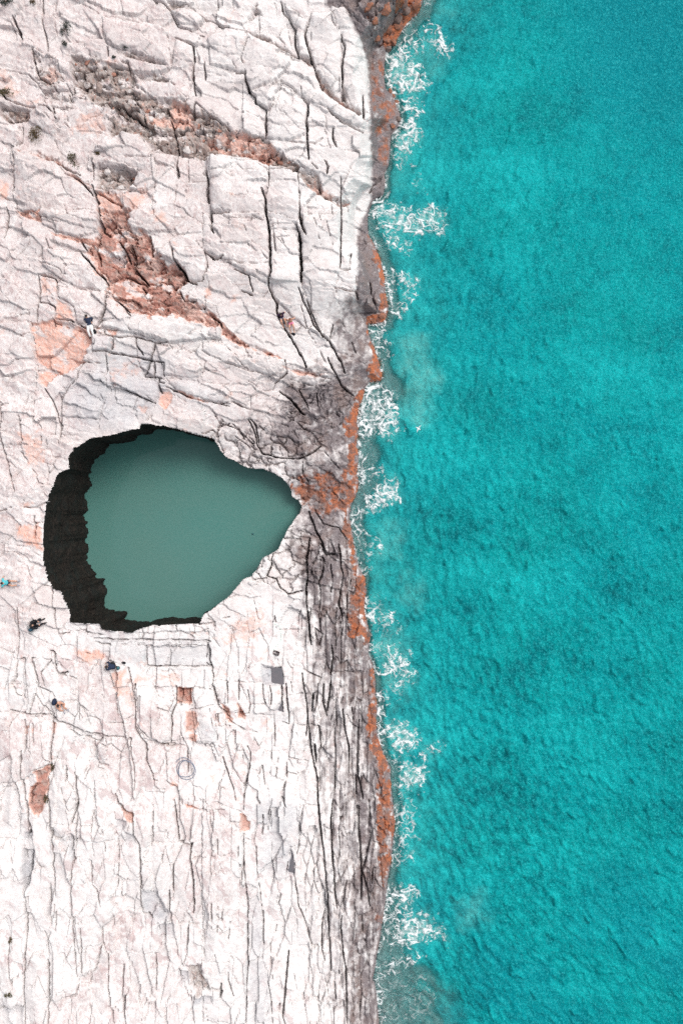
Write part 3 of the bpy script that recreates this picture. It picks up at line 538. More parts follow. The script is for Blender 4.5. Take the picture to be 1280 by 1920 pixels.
7: '''2 .3:95,0 100,80 95,160 100,220 90,290|1.5 .3:90,290 130,280 145,320 150,430 145,500|2 .3:95,300 95,380 70,420 100,480 150,500|1 .15:80,380 150,400|2.5 .5:180,280 190,340 210,400 215,440|1.5 .2:185,280 290,290 300,330|2.5 .4:280,240 300,240 310,330 330,370 380,360|1.5 .3:330,370 430,390|1 .15:340,285 480,310 610,350|1 .15:340,320 480,340|1.2 .2:480,250 620,290 700,320|2 .3:215,440 300,470|1.5 .25:215,490 250,510 300,500|2 .3:170,580 200,480 230,530 265,580 330,620|2 .35:60,570 170,590 270,600 350,640 450,670 500,700 620,715 740,725|1.5 .25:390,680 450,710 520,740 600,770|1.2 .2:520,740 525,810 560,870 620,880|1.2 .2:490,600 590,640 740,640|1.5 .25:450,520 450,650|1.5 .25:450,530 500,570 490,600|1.5 .25:610,350 640,450 655,560 660,600|2 .35:720,330 745,430 755,550 758,670|2.5 .4:758,670 790,720 820,760 820,850 855,930 860,960|2 .3:735,720 735,800 750,860 755,930 755,1010|1.5 .25:860,960 930,965 985,1000 1010,1060 1015,1100|1.5 .25:860,960 865,1010 920,1010|1.5 .2:745,600 700,620|1.5 .25:850,540 900,560 960,590|2.5 .4:980,440 980,540 955,600 960,660 955,750|1.5 .25:1060,450 1180,450|1.5 .2:1170,560 1190,670|1.2 .2:1060,570 1190,540|2.5 .45:1185,430 1200,500 1220,560 1275,610|1.5 .25:1190,410 1280,410|2 .3:1215,590 1220,660 1280,660|1.5 .25:760,640 850,740 1030,770|1.2 .15:820,745 1050,745 1200,760 1280,800|2 .3:1045,780 1045,830 1048,920|2.5 .4:1240,840 1255,890 1275,950|2 .35:145,620 155,720 150,800|2 .35:190,640 200,740|2.5 .4:295,620 300,700 285,800 290,880|3 .5:130,790 125,880 120,940 140,1000 145,1070|2.5 .4:85,960 105,1000 115,1080 125,1120|4 .6:155,1080 160,1180 175,1240 150,1280|2 .35:190,900 280,880|2 .35:265,960 270,1080 280,1130 275,1200 290,1270|1.5 .25:230,1090 270,1100|2.5 .4:370,880 370,960|3 .5:420,920 430,1000 440,1060 420,1140 400,1200|1.5 .25:345,1000 360,1060 390,1130 400,1180|1.5 .2:535,960 530,1100 540,1180|3.5 .6:640,1040 660,1090 700,1120 740,1150 745,1220|2 .3:975,1100 980,1180 990,1280|1 .15:860,1030 1000,1030|1.5 .25:965,1030 975,1110|1.5 .25:1050,1070 1040,1110 1110,1125 1200,1130 1280,1120|1.5 .2:1170,1130 1180,1210|1 .15:1110,1070 1280,1110|1.5 .3:850,1100 855,1280|1 .1:900,1150 1000,1150|1 .15:90,1100 110,1200|1.5 .25:470,980 500,890 580,895|1.5 .25:300,850 370,850|1.2 .2:490,860 470,920 420,950|2 .3:290,290 230,360 250,430|1.5 .2:0,1010 90,985|1 .12:60,890 70,950|2 .3:810,210 815,330 1180,330|1.5 .25:400,130 470,130 480,170 560,200 810,210 1160,205|2 .35:1160,210 1165,300 1185,340|1.2 .2:1030,240 1060,260 1080,300|3 .4:760,420 755,450''',
8: '''2.5 .4:15,280 45,300 50,370 60,430 80,500|2 .35:30,200 35,250|1.5 .3:360,40 365,70|2 .3:20,180 15,250|2 .35:120,370 125,480|2 .3:180,360 180,460|2 .3:225,410 235,480 230,530|1.2 .2:50,370 290,370|1.2 .2:230,480 310,480|2 .3:300,385 305,440 315,480|2 .35:335,390 345,430 340,480|2.5 .4:395,380 395,450 400,520|2.5 .4:415,380 420,460 430,530 430,580|1.5 .25:65,530 230,530|1.5 .2:430,435 520,430|1.5 .25:440,370 450,440|2.5 .4:495,330 505,400 520,480 525,560 515,640|1.5 .25:430,580 520,585|2 .3:355,540 360,620 358,690|1.5 .25:360,550 420,580 450,600 440,680|1.5 .25:470,620 450,680|3 .5:525,560 535,640 545,740 570,860 575,960 585,1060 590,1147|1.5 .25:65,530 75,600 75,660|1 .12:80,590 250,610|1.5 .25:120,560 200,610 270,620|1 .12:0,690 160,710 420,715|2 .35:225,690 240,720 235,800 215,880 205,960|1.5 .25:200,740 200,840|2 .3:100,760 120,830 155,910 165,960|1.5 .25:295,740 300,800 310,890|1.2 .2:345,720 335,830|1.5 .25:380,720 365,850|1.5 .25:300,780 280,830|2 .35:420,780 415,870 400,920|1.5 .3:420,825 525,860|1.5 .25:430,750 525,770|2 .4:395,950 415,990|1 .15:0,960 100,980 200,1020|1.5 .3:205,880 205,1010|2 .3:270,950 285,980|1.5 .25:320,880 345,980 330,1090|2 .3:35,1010 45,1090|1 .12:40,1050 90,1055|2 .35:500,1000 490,1080 485,1147|1.5 .25:510,980 570,985|2 .3:300,1040 300,1120|3 .5:550,430 545,520|2 .35:575,380 570,470 555,520|2.5 .4:605,380 600,470 620,540|3 .5:640,370 630,470 620,520|2 .3:670,400 665,480 670,590|2.5 .4:540,580 580,590 590,680|2 .35:660,600 665,760 660,900 640,1040 640,1147|2.5 .4:700,500 710,600 730,690 730,830|3 .5:780,560 775,680 775,840 790,900 800,950|2 .3:745,500 750,600|2.5 .4:645,180 650,250 640,330|1.5 .25:560,100 570,160 560,230|2 .3:500,310 590,350|1.5 .25:650,315 750,320|2 .3:765,840 770,1000 775,1147|1.5 .25:830,1000 835,1147|1.5 .25:710,830 740,900|2 .3:690,0 700,80 690,150|2 .3:540,0 530,90 540,180|1.5 .25:590,830 580,900|1.5 .25:630,760 610,840|1.5 .25:690,380 640,560|1.5 .25:720,390 690,470|4 .5:560,680 565,780|2 .35:590,620 600,660 580,720''',
9: '''4 .6:155,0 160,110 155,180|3 .5:275,0 275,170 290,250 300,320 295,370 310,450|2.5 .4:135,285 135,340|6 .8:175,300 170,400 165,470|2.5 .4:145,520 150,600 150,730 145,900 140,1080 145,1250|2.5 .4:280,470 285,580|1.5 .25:310,440 320,550 315,720|3 .5:400,190 415,290 425,340|2 .3:440,0 430,120 425,250 410,400 405,520 415,680 425,850 430,990|1.5 .25:530,0 515,170 530,300|2 .3:515,330 520,470 550,490 570,580|1.5 .25:580,150 595,280|2 .35:460,700 462,800 458,960|3 .5:270,890 275,960 275,1080 275,1250|1.5 .25:250,730 270,790 285,860|1.5 .3:660,220 665,350 655,480 615,560|2.5 .4:745,130 745,200 780,245 788,350 785,480 790,610|1.5 .2:790,345 840,345 840,240|2 .35:850,150 850,240|2.5 .45:970,40 985,150 995,240 1060,250|3 .5:1065,250 1065,330 1080,430 1085,590 1080,630|1.5 .25:1095,170 1065,280|1.5 .25:1080,325 1280,285|2.5 .4:970,360 965,450 965,510|2.5 .4:945,500 945,610 960,690|1.5 .25:905,250 910,340|1.5 .25:1215,180 1220,340|2 .3:1050,690 1045,840|1.5 .2:1055,695 1180,695|1.2 .2:1140,620 1140,900|1 .15:1140,900 1280,890|2 .3:1185,560 1190,640|1.5 .25:1215,590 1215,730|1.5 .3:1245,610 1240,670|1 .12:1170,655 1280,640|2 .3:570,700 575,800 600,870 605,1050 620,1150 635,1250|2.5 .4:690,920 685,1050 690,1180 705,1250|2 .35:870,850 875,960 872,1060|1 .12:600,850 880,850|1.5 .25:770,1090 800,1200 810,1250|3 .5:1175,1050 1240,1055 1230,1100|2 .3:60,780 55,880 65,960 75,1020|1 .15:850,1050 840,1150|1.5 .25:435,990 480,985 530,950 570,850|1.5 .25:285,1100 340,1105 430,1085|1.5 .25:700,1090 690,1230|3 .4:0,1170 60,1155 130,1155|1.2 .2:60,230 75,340|2 .3:650,0 670,40 740,80|1.5 .25:880,690 895,770 980,775 990,850 1000,940 1010,1030 1060,1040 1070,1130 1080,1250|4 .5:800,630 850,660''',
10: '''2.5 .4:575,0 585,100 595,200 610,340 625,480 630,680 640,800 640,860|3 .5:650,0 640,100 645,250 655,360 660,460 670,540|2 .35:695,80 680,140 685,280|3.5 .5:780,30 780,150 790,280 795,420 790,500|2 .35:850,150 820,280 800,350|2 .3:830,0 840,100|2 .35:800,360 820,440 835,530|2 .3:850,330 845,410|2 .3:505,20 485,110 480,230 470,280|1.5 .2:485,160 520,160|2 .3:345,0 325,80 325,160|2 .3:300,80 295,180|1.5 .25:35,50 45,130|1 .12:30,45 100,50|2 .35:205,170 205,340 220,470 225,600 225,740 230,800 220,900 215,1120|2 .3:265,230 275,390 285,480 300,600 305,720|1.5 .25:0,285 90,270 170,250|1.5 .25:180,225 180,270|2 .35:455,370 465,430 480,540 510,610 530,680 545,740 600,740|1.5 .25:415,390 395,460 370,550 400,560|1.5 .3:440,230 415,380|2 .35:610,560 595,640 595,740 610,800|2.5 .4:695,570 690,640 700,750 715,850 720,1000 720,1120|2 .3:720,400 700,520|2.5 .4:430,760 420,860 410,980 400,1080 415,1120|1.5 .25:335,720 340,800 350,890|1 .15:0,630 220,625|1 .12:0,800 120,800|2 .3:130,850 130,890 155,970|2.5 .4:95,910 90,985|2 .3:50,540 50,580|1.5 .2:80,520 80,600|1.5 .2:105,530 95,600|1.5 .25:140,600 130,690|1 .15:360,670 400,650|2 .3:795,580 800,660|1 .12:700,590 850,550|1.5 .25:325,880 340,1000 350,1120|2 .3:385,1020 380,1060|1.5 .25:230,800 300,790|1 .12:410,1000 660,1010|1.5 .25:580,1030 580,1110|1.5 .2:390,560 365,650 340,720|2 .3:660,920 665,1000|1.5 .2:455,870 470,960''',
}
# patches of broken surf: strength, filament scale px, tile, outline
FOAM = '''
1 11|2|990,190 1060,170 1110,200 1100,235 1040,240
.8 11|2|1110,90 1180,140 1170,160 1120,150
1 10|2|1140,200 1200,175 1245,230 1225,280 1170,260
1.1 13|2|905,280 1000,240 1060,310 1125,400 1110,455 1020,465 930,450
1 11|2|920,500 1000,500 1070,480 1095,560 1000,570 930,560
1.1 12|2|935,640 1060,590 1090,680 1040,760 960,755
.5 11|2|1040,800 1110,960 1080,970 1030,830
1.0 12|2|835,1005 900,995 1000,1050 1150,1035 1210,1080 1200,1160 1080,1170 980,1160 880,1147
1.0 12|4|830,-10 1195,-20 1195,50 1080,95 960,70 880,45
.85 11|4|860,50 1000,140 1040,190 1000,200 930,160
1.1 9|4|890,260 935,300 950,450 915,440
.95 11|4|950,280 1060,340 1070,370 1030,430 990,525 960,500 1020,400
.9 9|4|815,560 880,590 945,700 900,690 840,630
1.1 11|4|800,850 860,830 960,920 975,1060 940,1110 880,1090 780,1060 765,1000
1.1 9|4|760,1040 800,1060 810,1160 760,1160
1.2 11|6|765,-10 960,-20 965,60 950,110 880,80 800,110
1.1 9|6|765,90 800,110 810,280 780,300
.8 10|6|800,240 900,260 890,310 810,310
1.2 12|6|815,400 960,310 980,420 880,460 820,470
.9 9|6|735,440 790,470 800,620 755,600
.85 10|6|780,615 900,630 890,665 790,660
.7 9|6|790,690 850,680 830,720
.7 9|6|800,860 840,870 835,935 800,930
1 10|6|795,1000 860,970 940,995 960,1035 820,1040
.4 11|6|880,1040 1000,1060 960,1147 900,1147
.9 10|8|800,10 930,20 940,65 810,60
.6 10|8|880,180 1000,180 950,260 880,220
1.15 12|8|870,315 940,240 1020,230 1040,330 940,350
.5 9|8|920,340 1080,320 1060,380 950,470
.9 9|8|860,470 910,460 920,550 870,540
1.1 12|8|905,560 1000,580 1080,640 1060,700 960,720 915,650
.9 10|8|1090,745 1120,690 1195,680 1130,760
.8 9|8|880,720 930,730 920,760 890,750
1.1 11|8|955,850 1020,760 1110,810 1085,895 980,905
.55 9|8|975,900 1030,900 1060,1147 985,1147
.55 9|10|975,0 1060,0 1070,190 985,200
.8 9|10|980,250 1060,260 1050,295 980,290
1.1 12|10|915,450 1040,420 1070,490 980,560 920,500
1.15 14|10|910,640 1000,575 1120,575 1210,680 1100,700 1070,730 960,740
.4 10|10|1100,560 1260,690 1240,740 1120,640
1 12|10|870,870 960,785 1090,775 1010,840 900,880
1.1 9|10|845,880 870,890 895,1080 880,1130 858,1000
.3 13|10|900,880 1140,840 1180,1000 1120,1130 900,1130
'''
MILK = '''
.9|4|970,620 1110,630 1165,800 1160,880 1100,1050 980,1000
.6|6|850,560 1000,560 980,700 860,760
.6|6|980,800 1090,860 1060,960 980,920
.8|8|840,60 980,100 1000,400 900,420 850,250
.5|10|1000,780 1240,980 1220,1130 1100,1130
.5|2|940,0 1250,0 1200,350 1000,600
.7|0|860,1690 900,1690 905,1720 870,1730
'''
# ------------------------------------------------------------------ rock shore: one height grid, cut into slabs along its joints
STEP = 1.32
def axis(lo, hi, step, far_lo, far_hi):
    core = list(np.arange(lo, hi + .1, step)); a = [lo]; s = step
    while a[-1] > far_lo: s *= 1.16; a.append(a[-1] - s)
    b = [core[-1]]; s = step
    while b[-1] < far_hi: s *= 1.16; b.append(b[-1] + s)
    return np.array(a[:0:-1] + core + b[1:])
AU = axis(-34, 872, STEP, -7000, 1000)
AV = axis(-30, 1950, STEP, -6000, 7900)
UU, VV = (q.astype(np.float32) for q in np.meshgrid(AU, AV))                 # (nv, nu)
NVv, NUu = UU.shape
WU = fbm(UU / 17, VV / 17, 3, 1, .6) * 3.6   # ragged edges for every outline
WV = fbm(UU / 17, VV / 17, 3, 5, .6) * 3.6
SU = UU + WU; SV = VV + WV

def window(p, pad):
    i0, i1 = np.searchsorted(AU, [p[:, 0].min() - pad, p[:, 0].max() + pad])
    j0, j1 = np.searchsorted(AV, [p[:, 1].min() - pad, p[:, 1].max() + pad])
    return slice(max(j0 - 1, 0), j1 + 1), slice(max(i0 - 1, 0), i1 + 1)
def line_dist(p, x, y):
    best = np.full(x.shape, 1e9); along = np.zeros(x.shape)
    L = np.concatenate([[0], np.cumsum(np.hypot(*np.diff(p, axis=0).T))])
    for k in range(len(p) - 1):
        a, b = p[k], p[k + 1]; ab = b - a; l2 = max(ab @ ab, 1e-9)
        t = np.clip(((x - a[0]) * ab[0] + (y - a[1]) * ab[1]) / l2, 0, 1)
        dd = np.hypot(x - a[0] - t * ab[0], y - a[1] - t * ab[1])
        c = dd < best
        best = np.where(c, dd, best); along = np.where(c, (L[k] + t * (L[k + 1] - L[k])) / L[-1], along)
    return best, along
def inside(p, x, y):
    r = np.zeros(x.shape, bool); q = np.roll(p, -1, axis=0)
    for (x1, y1), (x2, y2) in zip(p, q):
        if y1 == y2: continue
        r ^= ((y1 > y) != (y2 > y)) & (x < (x2 - x1) * (y - y1) / (y2 - y1) + x1)
    return r
def poly_sd(p, x, y):
    dd, _ = line_dist(np.vstack([p, p[:1]]), x, y)
    return np.where(inside(p, x, y), dd, -dd)

# signed distance to the waterline in photo pixels, + on land
LANDPOLY = np.vstack([COAST, [[-9000, 9000], [-9000, -8000]]])
def coast_sd(x, y):
    near = line_dist(COAST, x, y)[0]
    return np.where(inside(LANDPOLY, x, y), near, -near)
def coast_sd_grid(au, av, k=3):
    iu = np.unique(np.append(np.arange(0, len(au), k), len(au) - 1)); iv = np.unique(np.append(np.arange(0, len(av), k), len(av) - 1))
    c = coast_sd(*np.meshgrid(au[iu], av[iv]))
    c = np.stack([np.interp(au, au[iu], r) for r in c]); fv = np.interp(av, av[iv], np.arange(len(iv))); j0 = np.minimum(fv.astype(int), len(iv) - 2); t = (fv - j0)[:, None]
    return (c[j0] * (1 - t) + c[j0 + 1] * t).astype(np.float32)
CS = coast_sd_grid(AU, AV)
CSW = CS + np.gradient(CS, AU, axis=1) * WU + np.gradient(CS, AV, axis=0) * WV

def base_height(cs, v):
    t = cs / 24.0
    low = np.interp(t, [-60, -8, -5.6, 0, .25, .8, 2, 4, 8, 14, 20, 26, 35, 60, 300], [-14, -5, -4, .0, .25, .55, .95, 1.6, 3.1, 5.3, 7.2, 8.7, 9.6, 11.5, 22])
    high = np.interp(t, [-60, -8, -5.6, 0, .3, 1.0, 1.5, 2.4, 4, 8, 14, 20, 26, 35, 60, 300], [-14, -5, -4, .0, .35, .8, 2.6, 4.0, 4.6, 5.4, 6.6, 7.9, 9.2, 10.2, 12, 23])
    w = sstep(760, 380, v)
    return low * (1 - w) + high * w
ZB = base_height(CS, VV)
ZB -= .8 * np.exp(-(((UU - 575) / 45) ** 2 + ((VV - 940) / 40) ** 2))          # the low sill between lagoon and sea
ZB -= 1.5 * np.exp(-(((UU - 440) / 100) ** 2 + ((VV - 860) / 70) ** 2)) * sstep(0, 60, CS)
ZB = np.where(CS > 3, np.maximum(ZB, .2), ZB)
# wash shelf just under water
sw = np.interp(VV, SHELF_V, SHELF_W) * (1 + .5 * fbm(UU / 40, VV / 40, 3, 21))
off = -CSW
ZB = np.where(CS < 0, -np.interp(off / np.maximum(sw, 1), [0, .25, .8, 1.0, 1.6, 4], [.0, .22, .42, 1.1, 3.2, 7]), ZB)

DET = np.zeros_like(UU); CR = np.zeros_like(UU)
NB = fbm(UU / 38, VV / 38, 4, 25, .6); NS = fbm(UU / 11, VV / 11, 3, 27, .6)
M = {k: np.zeros_like(UU) for k in ('red', 'orange', 'dark', 'rubble', 'pink', 'grey')}
for row in REGIONS.strip().splitlines():
    head, tile, out_ = row.split('|'); kind, st, soft, rec = head.split(); st, soft, rec = float(st), float(soft), float(rec)
    p = pts(int(tile), out_); w = window(p, soft * 2 + 8)
    sd = poly_sd(p, SU[w], SV[w])
    if soft > 8: sd = sd + WU[w] * soft / 9 + NB[w] * soft * .9
    if kind == 'orange': sd = sd + NB[w] * 9 + NS[w] * 6
    if kind == 'red' and soft >= 5: sd = sd + NS[w] * soft * 1.3 + NB[w] * soft * .8
    if kind == 'red' and soft < 5: sd = sd + NS[w] * 3
    m = sstep(-soft, soft, sd) * st
    M[kind][w] = np.maximum(M[kind][w], m)
    if rec: DET[w] -= rec * .75 * sstep(-2, 5, sd)
for row_i, row in enumerate(SLABS.strip().splitlines()):
    h, tile, out_ = row.split('|'); p = pts(int(tile), out_); w = window(p, 10)
    sd = poly_sd(p, SU[w], SV[w])
    hh = float(h) * (.42 if abs(float(h)) < .5 else .6)
    sl = RNG.uniform(0, 6.28); cxy = p.mean(0); size = np.ptp(p, axis=0).max()
    tilt = 1 + .8 * ((SU[w] - cxy[0]) * math.cos(sl) + (SV[w] - cxy[1]) * math.sin(sl)) / size
    DET[w] += hh * tilt * sstep(-.9, .9, sd)
    if hh > 0: DET[w] += (.32 if tile == '2' and row_i < 16 else .18) * (1 - np.exp(-np.maximum(sd, 0) / 13)) * sstep(-.9, .9, sd)
    CR[w] = np.maximum(CR[w], .16 * sstep(1.7, .5, np.abs(sd)) * sstep(-.1, .2, WV[w] / 4 + .05))

ROUGH = np.clip(M['dark'] * .9 + M['rubble'] + M['red'] * .5, 0, 1)
south = sstep(1120, 1230, VV + .15 * (UU - 300)); columns = sstep(540, 600, UU + WU * 3) * sstep(980, 1040, VV)

# traced joints
wmod = .35 + 2.3 * np.abs(fbm(UU / 22, VV / 22, 3, 31))
hair = sstep(-.22, .16, fbm(UU / 20, VV / 20, 3, 33))
CU = UU + WU * (.55 - .30 * south); CV = VV + WV * .55
for tile, txt in CRACKS.items():
    for item in txt.split('|'):
        head, line = item.split(':'); wd, dp = map(float, head.split())
        p = pts(tile, line); w = window(p, 8)
        dd, al = line_dist(p, CU[w], CV[w])
        taper = np.clip(np.minimum(al, 1 - al) * 7, .3, 1)
        hw = (wd * .48 + .15) * wmod[w] * taper
        c = dp * (.7 + 4.2 * dp) * sstep(np.maximum(hw, .55) + .85, np.maximum(hw, .55) * .6, dd)
        if wd <= 1.5: c = c * hair[w] * (.55 + .25 * south[w])
        elif wd <= 2: c = c * (.35 + .65 * hair[w])
        CR[w] = np.maximum(CR[w], c)

# fine joint pattern: upright in the south, dipping beds in the north
ju = UU + WU * (1.2 - .85 * south); jv = VV + WV * 1.3
e1, ida, la = facets(ju / 24, jv / 78, 2)
e2, idb, lb = facets((ju * .93 + jv * .36) / 66, (-ju * .36 + jv * .93) / 30, 4)
e3, idc, lc = facets(ju / 13, jv / 52, 9)
e4, idd, ld = facets((ju * .95 + jv * .31) / 24, (-ju * .31 + jv * .95) / 15, 6)
vis1 = sstep(.10, .40, fbm(UU / 60, VV / 110, 3, 41)); vis2 = sstep(.16, .45, fbm(UU / 80, VV / 60, 3, 43)); vis3 = sstep(-.15, .25, fbm(UU / 50, VV / 90, 3, 47))
CR = np.maximum(CR, .17 * south * vis1 * sstep(.06, .015, e1))
CR = np.maximum(CR, .15 * (1 - south) * vis2 * sstep(.035, .008, e2))
CR = np.maximum(CR, .30 * columns * vis3 * sstep(.13, .02, e3))
DET += ((ida - .5) * .20 + la * .22) * south + ((idb - .5) * .16 + lb * .22) * (1 - south) + ((idc - .5) * .22 + lc * .16) * columns
DET += (1 - south) * sstep(.0, .3, fbm(UU / 110, VV / 90, 3, 49)) * ((idd - .5) * .05 + ld * .075)

# broad swell of the beds and fine weathering
DET += .30 * fbm(UU / 150, VV / 110, 3, 51) + .10 * fbm(UU / 30, VV / 38, 3, 53)
DET += (.035 + .10 * ROUGH) * fbm(UU / 8, VV / 9, 3, 55, .6)
bed = (-UU * .30 + VV * .95) / 15 + WV * .22 + 1.5 * fbm(UU / 120, VV / 60, 2, 57)
terr = bed - np.floor(bed)
DET += (1 - south) * .10 * sstep(-.2, .3, fbm(UU / 90, VV / 50, 2, 59)) * (sstep(.0, .12, terr) - terr)
# broken belts: angular, fractured blocks
rub = M['rubble']; redm = sstep(.9, 1, M['red']) * (1 - .6 * rub)
eg, idg, lg_ = facets((UU * .8 + VV * .5 + WU * 3) / 62, (VV * .9 - UU * .4 + WV * 3) / 34, 28)
DET += redm * (.30 * (idg - .5) + .55 * lg_ + .22 * fbm(UU / 22, VV / 16, 5, 30, .62)); CR = np.maximum(CR, redm * .7 * sstep(.05, .012, eg) * sstep(-.1, .2, NB))
eq, idq, lq_ = facets((UU + WU * 2.2) / 34 + VV * .012, (VV + WV * 2.2) / 22, 18)
er, idr, lr_ = facets((UU + WU * 1.6) / 13, (VV + WV * 1.6) / 9, 12)
patchy = sstep(-.1, .3, NB)
DET += rub * (.34 * (idq - .5) + .45 * lq_ + patchy * M['rubble'] * (.10 * (idr - .5) + .14 * lr_) + .26 * fbm(UU / 17, VV / 12, 5, 20, .62) - .12)
CR = np.maximum(CR, rub * .8 * sstep(.09, .02, eq) * sstep(0, .3, fbm(UU / 30, VV / 30, 2, 22)))
CR = np.maximum(CR, rub * 1.0 * sstep(.30, .46, fbm(UU / 16, VV / 12, 3, 24)))
# shore rocks in the tide band: rough, knobbly
tide = sstep(.2, .7, M['orange']) * .8
DET += tide * (.22 * NS + .18 * NB + .10 * fbm(UU / 5, VV / 5, 2, 26)) - tide * .3 * sstep(.25, .5, NS)
# curved furrows in the dark rock between lagoon and sea
fx, fy = UU - 690, VV - 690
ang = np.arctan2(fy, -fx); rad = np.hypot(fx, fy)
furm = np.exp(-(((UU - 590) / 90) ** 2 + ((VV - 770) / 75) ** 2))
fur = perlin(ang * 13 + WU * .22 + 2.2 * fbm(UU / 45, VV / 45, 2, 62), rad / 42, 61)
DET += furm * (.20 * fur + .16 * fbm(UU / 12, VV / 14, 3, 63))
CR = np.maximum(CR, .5 * furm * sstep(.10, .0, np.abs(fur)) * sstep(-.1, .25, fbm(UU / 28, VV / 28, 2, 64)))
f1, f2, _ = worley((UU + WU * 2.5 + 9 * NB) / 30, (VV + WV * 2.5) / 36, 16)
gm = sstep(385, 420, UU) * sstep(600, 560, UU) * sstep(800, 830, VV) * sstep(960, 930, VV)
gm = np.maximum(gm, sstep(440, 480, UU) * sstep(610, 570, UU) * sstep(985, 1000, VV) * sstep(1110, 1080, VV))
CR = np.maximum(CR, .3 * gm * sstep(.10, .02, f2 - f1)); DET += gm * .22 * np.sqrt(np.clip(f2 - f1, 0, .7))

# ------------------------------------------------------------------ cut into slabs: cheapest-path regions that stop at joints
K = 2
cc = CR[::K, ::K]; uu = UU[::K, ::K]; vv = VV[::K, ::K]; cs2 = CS[::K, ::K]; so = south[::K, ::K]; co2 = columns[::K, ::K]
RIMP = np.array([(a, b) for a, b, _ in RIM], float)
pool2 = inside(RIMP, uu, vv)
ok = (cs2 > 2) & ~pool2 & (uu > -32) & (vv > -28) & (vv < 1948)
H2, W2 = cc.shape
barrier = 1 + 40 * np.clip(cc / .3, 0, 1)
aniso = 1 + 1.5 * so + 1.2 * co2
seeds = []
rs = random.Random(5)
sj = np.zeros(400, np.float32); si = sj.copy(); ns_ = 0
for _ in range(26000):
    j, i = rs.randrange(H2), rs.randrange(W2)
    if not ok[j, i] or cc[j, i] > .05: continue
    u_, v_ = float(uu[j, i]), float(vv[j, i])
    a_ = 1 + 1.5 * so[j, i] + 1.0 * co2[j, i]
    if ns_ and (((u_ - si[:ns_]) * a_) ** 2 + ((v_ - sj[:ns_]) * (1.15 if a_ < 1.4 else 1)) ** 2).min() < 78 ** 2: continue
    sj[ns_], si[ns_] = v_, u_; ns_ += 1; seeds.append((j, i, u_, v_))
    if ns_ >= 295: break
pq = []
for k, (j, i, _, _) in enumerate(seeds): pq.append((0.0, j, i, k))
heapq.heapify(pq)
bl, al_, okl = barrier.tolist(), aniso.tolist(), ok.tolist()
dl = [[1e18] * W2 for _ in range(H2)]; ll = [[-1] * W2 for _ in range(H2)]
while pq:
    dd, j, i, k = heapq.heappop(pq)
    if ll[j][i] >= 0: continue
    ll[j][i] = k
    ax = al_[j][i]
    for dj, di, c in ((0, 1, ax), (0, -1, ax), (1, 0, 1.0), (-1, 0, 1.0)):
        y, x = j + dj, i + di
        if 0 <= y < H2 and 0 <= x < W2 and okl[y][x] and ll[y][x] < 0:
            nd = dd + c * bl[y][x]
            if nd < dl[y][x]: dl[y][x] = nd; heapq.heappush(pq, (nd, y, x, k))
lab = np.array(ll, np.int32)
LAB = np.repeat(np.repeat(lab, K, 0), K, 1)[:NVv, :NUu]
nlab = len(seeds)
offz = RNG.normal(0, .07, nlab + 1); tx = RNG.normal(0, .0026, nlab + 1); ty = RNG.normal(0, .0016, nlab + 1); offz[-1] = tx[-1] = ty[-1] = 0
su_ = np.array([s[2] for s in seeds] + [0.]); sv_ = np.array([s[3] for s in seeds] + [0.])
DET += np.clip(offz[LAB] + tx[LAB] * (UU - su_[LAB]) + ty[LAB] * (VV - sv_[LAB]), -.3, .3) * sstep(4, 40, CS)
edge = np.zeros(UU.shape, bool)
edge[:-1] |= LAB[:-1] != LAB[1:]; edge[:, :-1] |= LAB[:, :-1] != LAB[:, 1:]
CR = np.maximum(CR, .13 * edge * sstep(-.05, .25, fbm(UU / 40, VV / 40, 3, 71)))

landfade = sstep(0, 26, CS)
rock_relief = np.where(CS > 0, DET * (.25 + .75 * landfade) - CR * (.35 + .65 * landfade), DET * .15)
ZT = ZB + rock_relief
ZT = np.where((CS > 0) & (ZT < .10), .10 + .02 * WU / 4, ZT)
ZT = np.where(CS > 0, ZT + .0 , np.minimum(ZT, -.04))
XX = (UU - 640) / FPX * (CAM_H - ZB); YY = (960 - VV) / FPX * (CAM_H - ZB)

# columnar streaks and grain in the mineral masks
streak = fbm(UU / 9, VV / 70, 4, 81)
M['dark'] = np.clip(M['dark'] * (.95 + .35 * NB + .65 * NS) + columns * streak * .75, 0, 1) * sstep(-200, -100, UU)
M['dark'] = np.where(CS < 3, np.where(CS < -2, .5, np.maximum(M['dark'], .8)), M['dark'])
M['orange'] = M['orange'] * sstep(-10, 0, CSW) * (.84 + 1.9 * fbm(UU / 20, VV / 24, 4, 83, .62))
pale = sstep(.10, .30, fbm((UU + VV * .3) / 48, (VV - UU * .35) / 26, 4, 175, .6)) * sstep(760, 700, VV)
M['red'] = np.where(M['red'] > .5, M['red'] * (1 - .72 * pale), M['red']); M['rubble'] = M['rubble'] * (1 - .75 * pale)
peach = sstep(.12, .5, fbm(UU / 60, VV / 55, 5, 171, .6)) * .50 * (1 - sstep(430, 560, UU) * (1 - south)) * (1 - .7 * sstep(1480, 1600, VV))
M['red'] = np.maximum(M['red'], peach * (.6 + .8 * NS))
M['pink'] = np.clip(M['pink'] * (.75 + .9 * fbm(UU / 40, VV / 40, 4, 85)) + .18 * sstep(.0, .4, fbm(UU / 70, VV / 70, 3, 87)), 0, 1)
M['grey'] = np.clip(M['grey'] * (.9 + .6 * fbm(UU / 20, VV / 30, 3, 89)), 0, 1)
mott = .55 * sstep(-.15, .45, fbm(UU / 30, VV / 26, 5, 161, .68)) + .45 * sstep(-.05, .4, fbm((UU * .94 + VV * .33) / 22, (-UU * .33 + VV * .94) / 5, 4, 165, .6))
